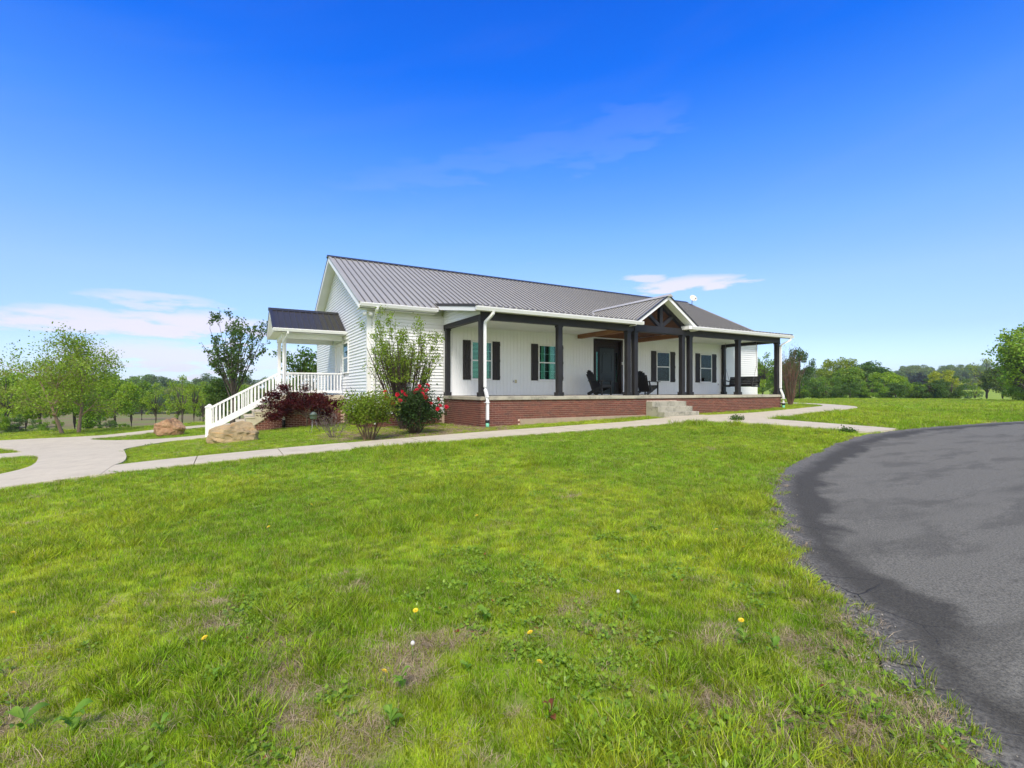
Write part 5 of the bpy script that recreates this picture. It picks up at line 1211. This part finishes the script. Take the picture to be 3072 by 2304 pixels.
# ---- planting in front of the house
def shrub(name, loc, seed, nst, H, spread, leafn, sig, size, leafc, barkc, label, lvl=2, r=.012, lr=.5, up=.3, jit=.08, nch=3, flat=0, aspect=.55, zmin=0.0, sp2=.45, clump=1.0):
    rng = np.random.default_rng(seed); mb = MB(); tips = []
    for k in range(nst):
        a = rng.uniform(0, 6.28); s_ = spread * math.sqrt(rng.random())
        grow(rng, mb, Vector((.08 * math.cos(a), .08 * math.sin(a), -.04)), Vector((math.cos(a) * s_, math.sin(a) * s_, 1)).normalized(), H * rng.uniform(.65, 1.1), r * rng.uniform(.8, 1.3), 1, lvl + 1 if lvl > 1 else 1, tips, sp2, nch, up, 6, .35, .6, lr, 4, jit)
    tl_ = [q for q in tips if rng.random() < clump]; P = around(tl_, leafn, sig, rng); P = P[P[:, 2] > zmin]
    t_ = empty(name, (loc[0], loc[1], gz(*loc)), 0, label, 'shrub'); mb.build('stems', M['bark'], t_, color=(*barkc, 1))
    place('foliage', crown_mesh('foliage', P, size, rng, flat=flat, aspect=aspect), t_, color=(*leafc, 1)); return t_, tips, rng
# tall many-stemmed shrub
shrub('tall_shrub', (-2.05, 1.35), 51, 92, 2.65, .50, 11000, .065, .066, (.21, .30, .03), (.060, .042, .030), 'tall many-stemmed shrub with fresh yellow-green leaves against the white siding', r=.027, zmin=1.45, lr=.36, up=.35, jit=.035, nch=2, sp2=.32, clump=.38)
# red-flowering bush
t_, tips, rng = shrub('flowering_bush', (-2.35, -.55), 52, 48, .92, .80, 9500, .085, .068, (.045, .090, .020), (.10, .075, .05), 'dark green bush covered with crimson flowers beside the front walk', lr=.5, zmin=.12, up=.25)
pet = NT('crimson_petals'); isl = pet.new('ShaderNodeNewGeometry').outputs['Random Per Island']; pet.base(pet.mix(isl, (.30, .003, .012), (.55, .010, .035))); pet.set(Roughness=.5); M['petal'] = pet.m
V, F = [], []
for k in range(16):
    a = k * 2.4; s_ = .010 + .032 * (k / 16) ** .7; z_ = .02 - .02 * (k / 16); c, s = math.cos(a), math.sin(a); n = len(V)
    V += [(0, 0, -.005), (c * s_ - s * .016, s * s_ + c * .016, z_), (c * s_ * 1.35, s * s_ * 1.35, z_ + .012), (c * s_ + s * .016, s * s_ - c * .016, z_)]; F.append((n, n + 3, n + 2, n + 1))
bloom = bpy.data.meshes.new('flower'); bloom.from_pydata(V, [], F); bloom.materials.append(M['petal'])
toc = (Vector((CAM.x, CAM.y, 0)) - Vector((-2.35, -.55, 0))).normalized(); T = [t[0] for t in tips if t[0].z > .55]; T = [q for q in T if q.x * toc.x + q.y * toc.y > -.05]; random.shuffle(T); T.sort(key=lambda q: -q.z * .6 - abs(q.x * toc.y - q.y * toc.x) * .5)
used = []
for q in T:
    if all((q - w_).length > .19 for w_ in used): used.append(q)
    if len(used) >= 30: break
for q in used:
    o = place('flower', bloom, t_, (q.x + toc.x * .09, q.y + toc.y * .09, q.z + .05), (random.uniform(.5, 1.3), 0, random.uniform(-.6, .6))); s_ = random.uniform(1.0, 1.6); o.scale = (s_, s_, s_)
# yellow-green shrub and the bare one behind it
shrub('yellow_green_shrub', (-3.80, -1.30), 53, 30, .92, .55, 6200, .09, .068, (.17, .24, .02), (.20, .14, .08), 'yellow-green shrub with bare brown stems at the edge of the front walk', lr=.5, zmin=.42, up=.3)
shrub('bare_shrub', (-4.35, .20), 54, 18, .62, .85, 160, .10, .04, (.12, .12, .04), (.22, .18, .16), 'leafless grey twiggy shrub left of the yellow-green shrub', lr=.65, nch=4, sp2=.7, up=.05, r=.009)
# red-leaved weeping maple by the stair wall
rng = np.random.default_rng(55); mb = MB(); tips = []
mb.tube([(0, 0, -.05), (.02, 0, .25), (0, 0, .45)], [.045, .035, .03], 7)
for k in range(15):
    a = rng.uniform(0, 6.28); e_ = rng.uniform(.25, .9)
    grow(rng, mb, Vector((0, 0, rng.uniform(.3, .5))), Vector((math.cos(a) * 1.3, math.sin(a) * .8, e_)).normalized(), 1.12 * rng.uniform(.6, 1.15), .018, 1, 3, tips, .55, 4, -.25, 5, .3, .6, .5, 4, .14)
for k in range(2): grow(rng, mb, Vector((-.35 * k, 0, .4)), Vector((-.25, 0, 1)).normalized(), .95, .014, 1, 3, tips, .5, 3, .2, 5, .4, .6, .4, 4, .1)
P = around(tips, 17000, .11, rng, wz=.5); P = P[P[:, 2] > .2]
t_ = empty('red_maple', (-4.35, 5.75, gz(-4.35, 5.75)), 0, 'low spreading maple with deep red leaves against the brick wall of the stair', 'tree')
mb.build('trunk', M['bark'], t_, color=(.16, .12, .10, 1)); place('crown', crown_mesh('crown', P, .085, rng, flat=.5, aspect=.4), t_, color=(.075, .007, .012, 1))
# bare brown shrub at the right end
shrub('bare_shrub', (19.6, 1.9), 56, 60, 2.35, .26, 900, .12, .05, (.16, .10, .04), (.17, .10, .075), 'tall leafless brown many-stemmed shrub right of the porch end', r=.014, lr=.35, nch=3, up=.4, jit=.04, sp2=.28)
# small weeds poking up along the walk and on the lawn edge
wl_ = [(7.9, -3.25, .17, 'leafy weed clump on the lawn at the walk, in front of the steps'), (8.05, -6.55, .11, 'leafy weed clump at the asphalt end of the side walk')]
for (wx, wy, wh, lab) in wl_: shrub('weed_clump', (wx, wy), int(wx * 10), 16, wh, 1.0, 500, .05, .05, (.06, .12, .02), (.08, .12, .03), lab, r=.004, lr=.5)

# ================================================================== boulders
def boulder(name, loc, size, seed, label, c1_, c2_, c3_, rz=0, cuts=9, rot=(0, 0)):
    rng = np.random.default_rng(seed); bm = bmesh.new(); bmesh.ops.create_icosphere(bm, subdivisions=5, radius=1)
    planes = []
    for k in range(cuts):
        n_ = rng.normal(size=3); n_[2] = abs(n_[2]) * .7; n_ /= np.linalg.norm(n_); planes.append((Vector(n_), rng.uniform(.62, .88)))
    from mathutils import noise as mn
    for v_ in bm.verts:
        d = v_.co.normalized(); r = 1.0
        for n_, h_ in planes:
            dp = d.dot(n_)
            if dp > .05: r = min(r, h_ / dp)
        r *= 1 + .14 * mn.fractal(d * 1.6 + Vector((seed, 0, 0)), 1, 2, 4) + .055 * mn.ridged_multi_fractal(d * 3.1 + Vector((0, seed, 0)), 1, 2, 4, .9, 2)
        cz_ = d.z * r; r *= 1 - .05 * max(0, math.sin(cz_ * 9 + d.x * 2.5 + seed)) ** 6
        v_.co = d * r
    me = bpy.data.meshes.new(name); bm.to_mesh(me); bm.free()
    for p_ in me.polygons: p_.use_smooth = True
    try: me.set_sharp_from_angle(angle=math.radians(28))
    except Exception: pass
    t = NT(name + '_stone_%d' % seed); a = t.noise(1.6, 7, .65, t.pos(True)); b_ = t.noise(2.2, 6, .7, t.pos(True), stretch=(.5, .5, 3.5), dist=.8); c = t.noise(26, 5, .7, t.pos(True))
    col = t.mix(t.mr(a, .38, .62), c1_, c2_); col = t.mix(t.mr(b_, .52, .66, 0, .8), col, c3_); col = t.mix(t.mr(c, .5, .75, 0, .45), col, tuple(x * .4 for x in c1_))
    t.base(col); t.set(Roughness=.92); t.bump(t.math('ADD', c, b_), .8, .03); me.materials.append(t.m)
    o = place(name, me, None, (loc[0], loc[1], gz(*loc) + size[2] * .42), (rot[0], rot[1], rz)); o.scale = size; return tag(o, label, 'boulder', 'boulders by the side stair')
boulder('boulder', (-6.74, 2.1), (.64, .52, .44), 3, 'long tan layered boulder on the grass at the foot of the stair rail', (.46, .35, .19), (.31, .25, .15), (.52, .29, .10), rz=-.45, cuts=7)
boulder('boulder', (-8.95, 11.5), (.56, .55, .58), 14, 'upright reddish brown boulder on the grass between the two pale paths', (.30, .17, .09), (.42, .28, .16), (.22, .10, .055), rz=.3, cuts=7)

# ================================================================== lawn weeds and flowers near the camera
lf_me = []
for q in range(3):
    V, F = [], []; n = 7; bend = .5 + .25 * q
    for i in range(n):
        t_ = i / (n - 1); w_ = math.sin(math.pi * min(1, t_ * .92 + .06)) ** .8 * .27; x = t_ * math.cos(bend * t_ * .8); z = .45 * math.sin(math.pi * t_ * .75) * (1 - .3 * q * .5)
        V += [(x, -w_, z + w_ * .35), (x, 0, z), (x, w_, z + w_ * .35)]
    for i in range(n - 1):
        for j in (0, 1): a = i * 3 + j; F.append((a, a + 3, a + 4, a + 1))
    m_ = bpy.data.meshes.new('leaf'); m_.from_pydata(V, [], F); m_.materials.append(M['leaf']); [setattr(p_, 'use_smooth', True) for p_ in m_.polygons]; lf_me.append(m_)
WEEDS = [((70, 2195), .17, 6, 'broadleaf plantain weed in the bottom left corner'), ((215, 2200), .16, 8, 'broadleaf weed with big pale leaves, bottom left, right of the corner plant'), ((485, 2210), .10, 6, 'small broadleaf weed beside the dry patch at bottom left'),
         ((1205, 2075), .13, 8, 'broadleaf weed in the dry grass at bottom centre'), ((1170, 2190), .11, 7, 'darker broadleaf weed below the one at bottom centre'), ((1455, 1870), .14, 7, 'broadleaf weed at the centre of the front lawn'), ((1400, 2020), .09, 5, 'small leafy weed left of the dandelion pair'),
         ((1650, 2165), .12, 6, 'reddish broadleaf weed near the bottom edge, right of centre'), ((1900, 1830), .12, 7, 'leafy weed on the lawn near the asphalt side'), ((2230, 1940), .11, 6, 'leafy weed below the dandelion near the asphalt'), ((2320, 1960), .10, 6, 'leafy weed close to the asphalt edge'),
         ((640, 2060), .09, 6, 'leafy weed among grass, lower left of centre'), ((1820, 1930), .08, 6, 'small leafy weed in dry grass, right of centre')]
def pix_ground(x, y):
    dX = (x - 1536) / 1479.86; dz = -(y - 1171.68) / 1479.86; D = np.geomspace(1.2, 60, 1500); u = CAM.x + D * (dX * math.cos(TH) + math.sin(TH)); v = CAM.y + D * (math.cos(TH) - dX * math.sin(TH))
    b = CAM.z + D * dz - ground(u, v); i = int(np.argmax(b < 0)); return float(u[i]), float(v[i])
for (px_, sz, nl, lab) in WEEDS:
    u_, v_ = pix_ground(*px_); w_ = empty('broadleaf_weed', (u_, v_, gz(u_, v_) + .0), random.uniform(0, 6), lab, 'weed')
    for k in range(nl):
        s_ = sz * .55 * random.uniform(.6, 1.15); o = place('leaf', random.choice(lf_me), w_, (0, 0, .01 + .01 * k), (random.uniform(-.3, .3), random.uniform(-.35, .10), k * 6.28 / nl + random.uniform(-.3, .3)))
        o.scale = (s_, s_ * random.uniform(.7, 1.0), s_); o.color = random.choice([(.15, .29, .03, 1), (.20, .34, .04, 1), (.11, .22, .025, 1)]) if not ('reddish' in lab and k % 2) else (.20, .07, .03, 1)
yel = simple('dandelion_yellow', (.85, .62, .02), .6, .1, 30); puff = simple('seedhead_white', (.62, .62, .58), .9, .1, 40); stm = simple('flower_stalk', (.12, .20, .04), .5, .1, 10)
V, F = [], []
for ring_ in range(3):
    for k in range(16):
        a = k * 6.28 / 16 + ring_ * .2; r = .021 - ring_ * .006; c, s = math.cos(a), math.sin(a); n = len(V); z = ring_ * .004
        V += [(c * .003, s * .003, z), (c * r - s * .003, s * r + c * .003, z + .004), (c * r + s * .003, s * r - c * .003, z + .004)]; F.append((n, n + 2, n + 1))
dh = bpy.data.meshes.new('flower_head'); dh.from_pydata(V, [], F); dh.materials.append(yel)
DAND = [((38, 1876), 'yellow dandelion at the far left of the lawn'), ((612, 1954), 'yellow dandelion beside the lush tuft, left of centre'), ((1245, 1860), 'yellow dandelion left of the leafy weed at centre'), ((1589, 1931), 'yellow dandelion in the dry strip right of centre'),
        ((1620, 2037), 'wide open dandelion low right of centre'), ((1155, 2066), 'yellow dandelion left of the broadleaf weed at bottom centre'), ((2222, 1900), 'yellow dandelion nearest to the asphalt, bottom right'), ((2150, 1605), 'left dandelion of the pair near the curve of the asphalt'),
        ((2170, 1609), 'right dandelion of the pair near the curve of the asphalt'), ((2232, 1660), 'dandelion at the pale grass clump on the asphalt curve'), ((1430, 1560), 'single far dandelion in the middle lawn'), ((935, 1524), 'single far dandelion left of the middle lawn'), ((805, 1598), 'left far dandelion by the small dry patch')]
for px_, lab in DAND:
    u_, v_ = pix_ground(px_[0], px_[1] + 8); d_ = empty('dandelion', (u_, v_, gz(u_, v_)), random.uniform(0, 6), lab, 'flower', 'dandelions on the lawn')
    h_ = random.uniform(.07, .10); MB().tube([(0, 0, -.01), (.005, 0, h_ * .6), (0, .004, h_)], .0022, 5).build('stalk', stm, d_); o = place('flower_head', dh, d_, (0, .004, h_), (.35 * math.cos(u_), .35, 0)); o.scale = (.8,) * 3
for px_, lab in (((1236, 1976), 'white dandelion seed head in the dry grass, centre bottom'), ((1853, 1812), 'white dandelion seed head on the bare spot right of centre')):
    u_, v_ = pix_ground(px_[0], px_[1] + 6); d_ = empty('dandelion_seedhead', (u_, v_, gz(u_, v_)), 0, lab, 'flower', 'dandelion seed heads')
    MB().tube([(0, 0, -.01), (.004, 0, .08)], .002, 5).build('stalk', stm, d_); MB().lathe([(0, -.012), (.008, -.010), (.012, 0), (.008, .010), (0, .012)], 10).build('seed_ball', puff, d_, loc=(.004, 0, .095))
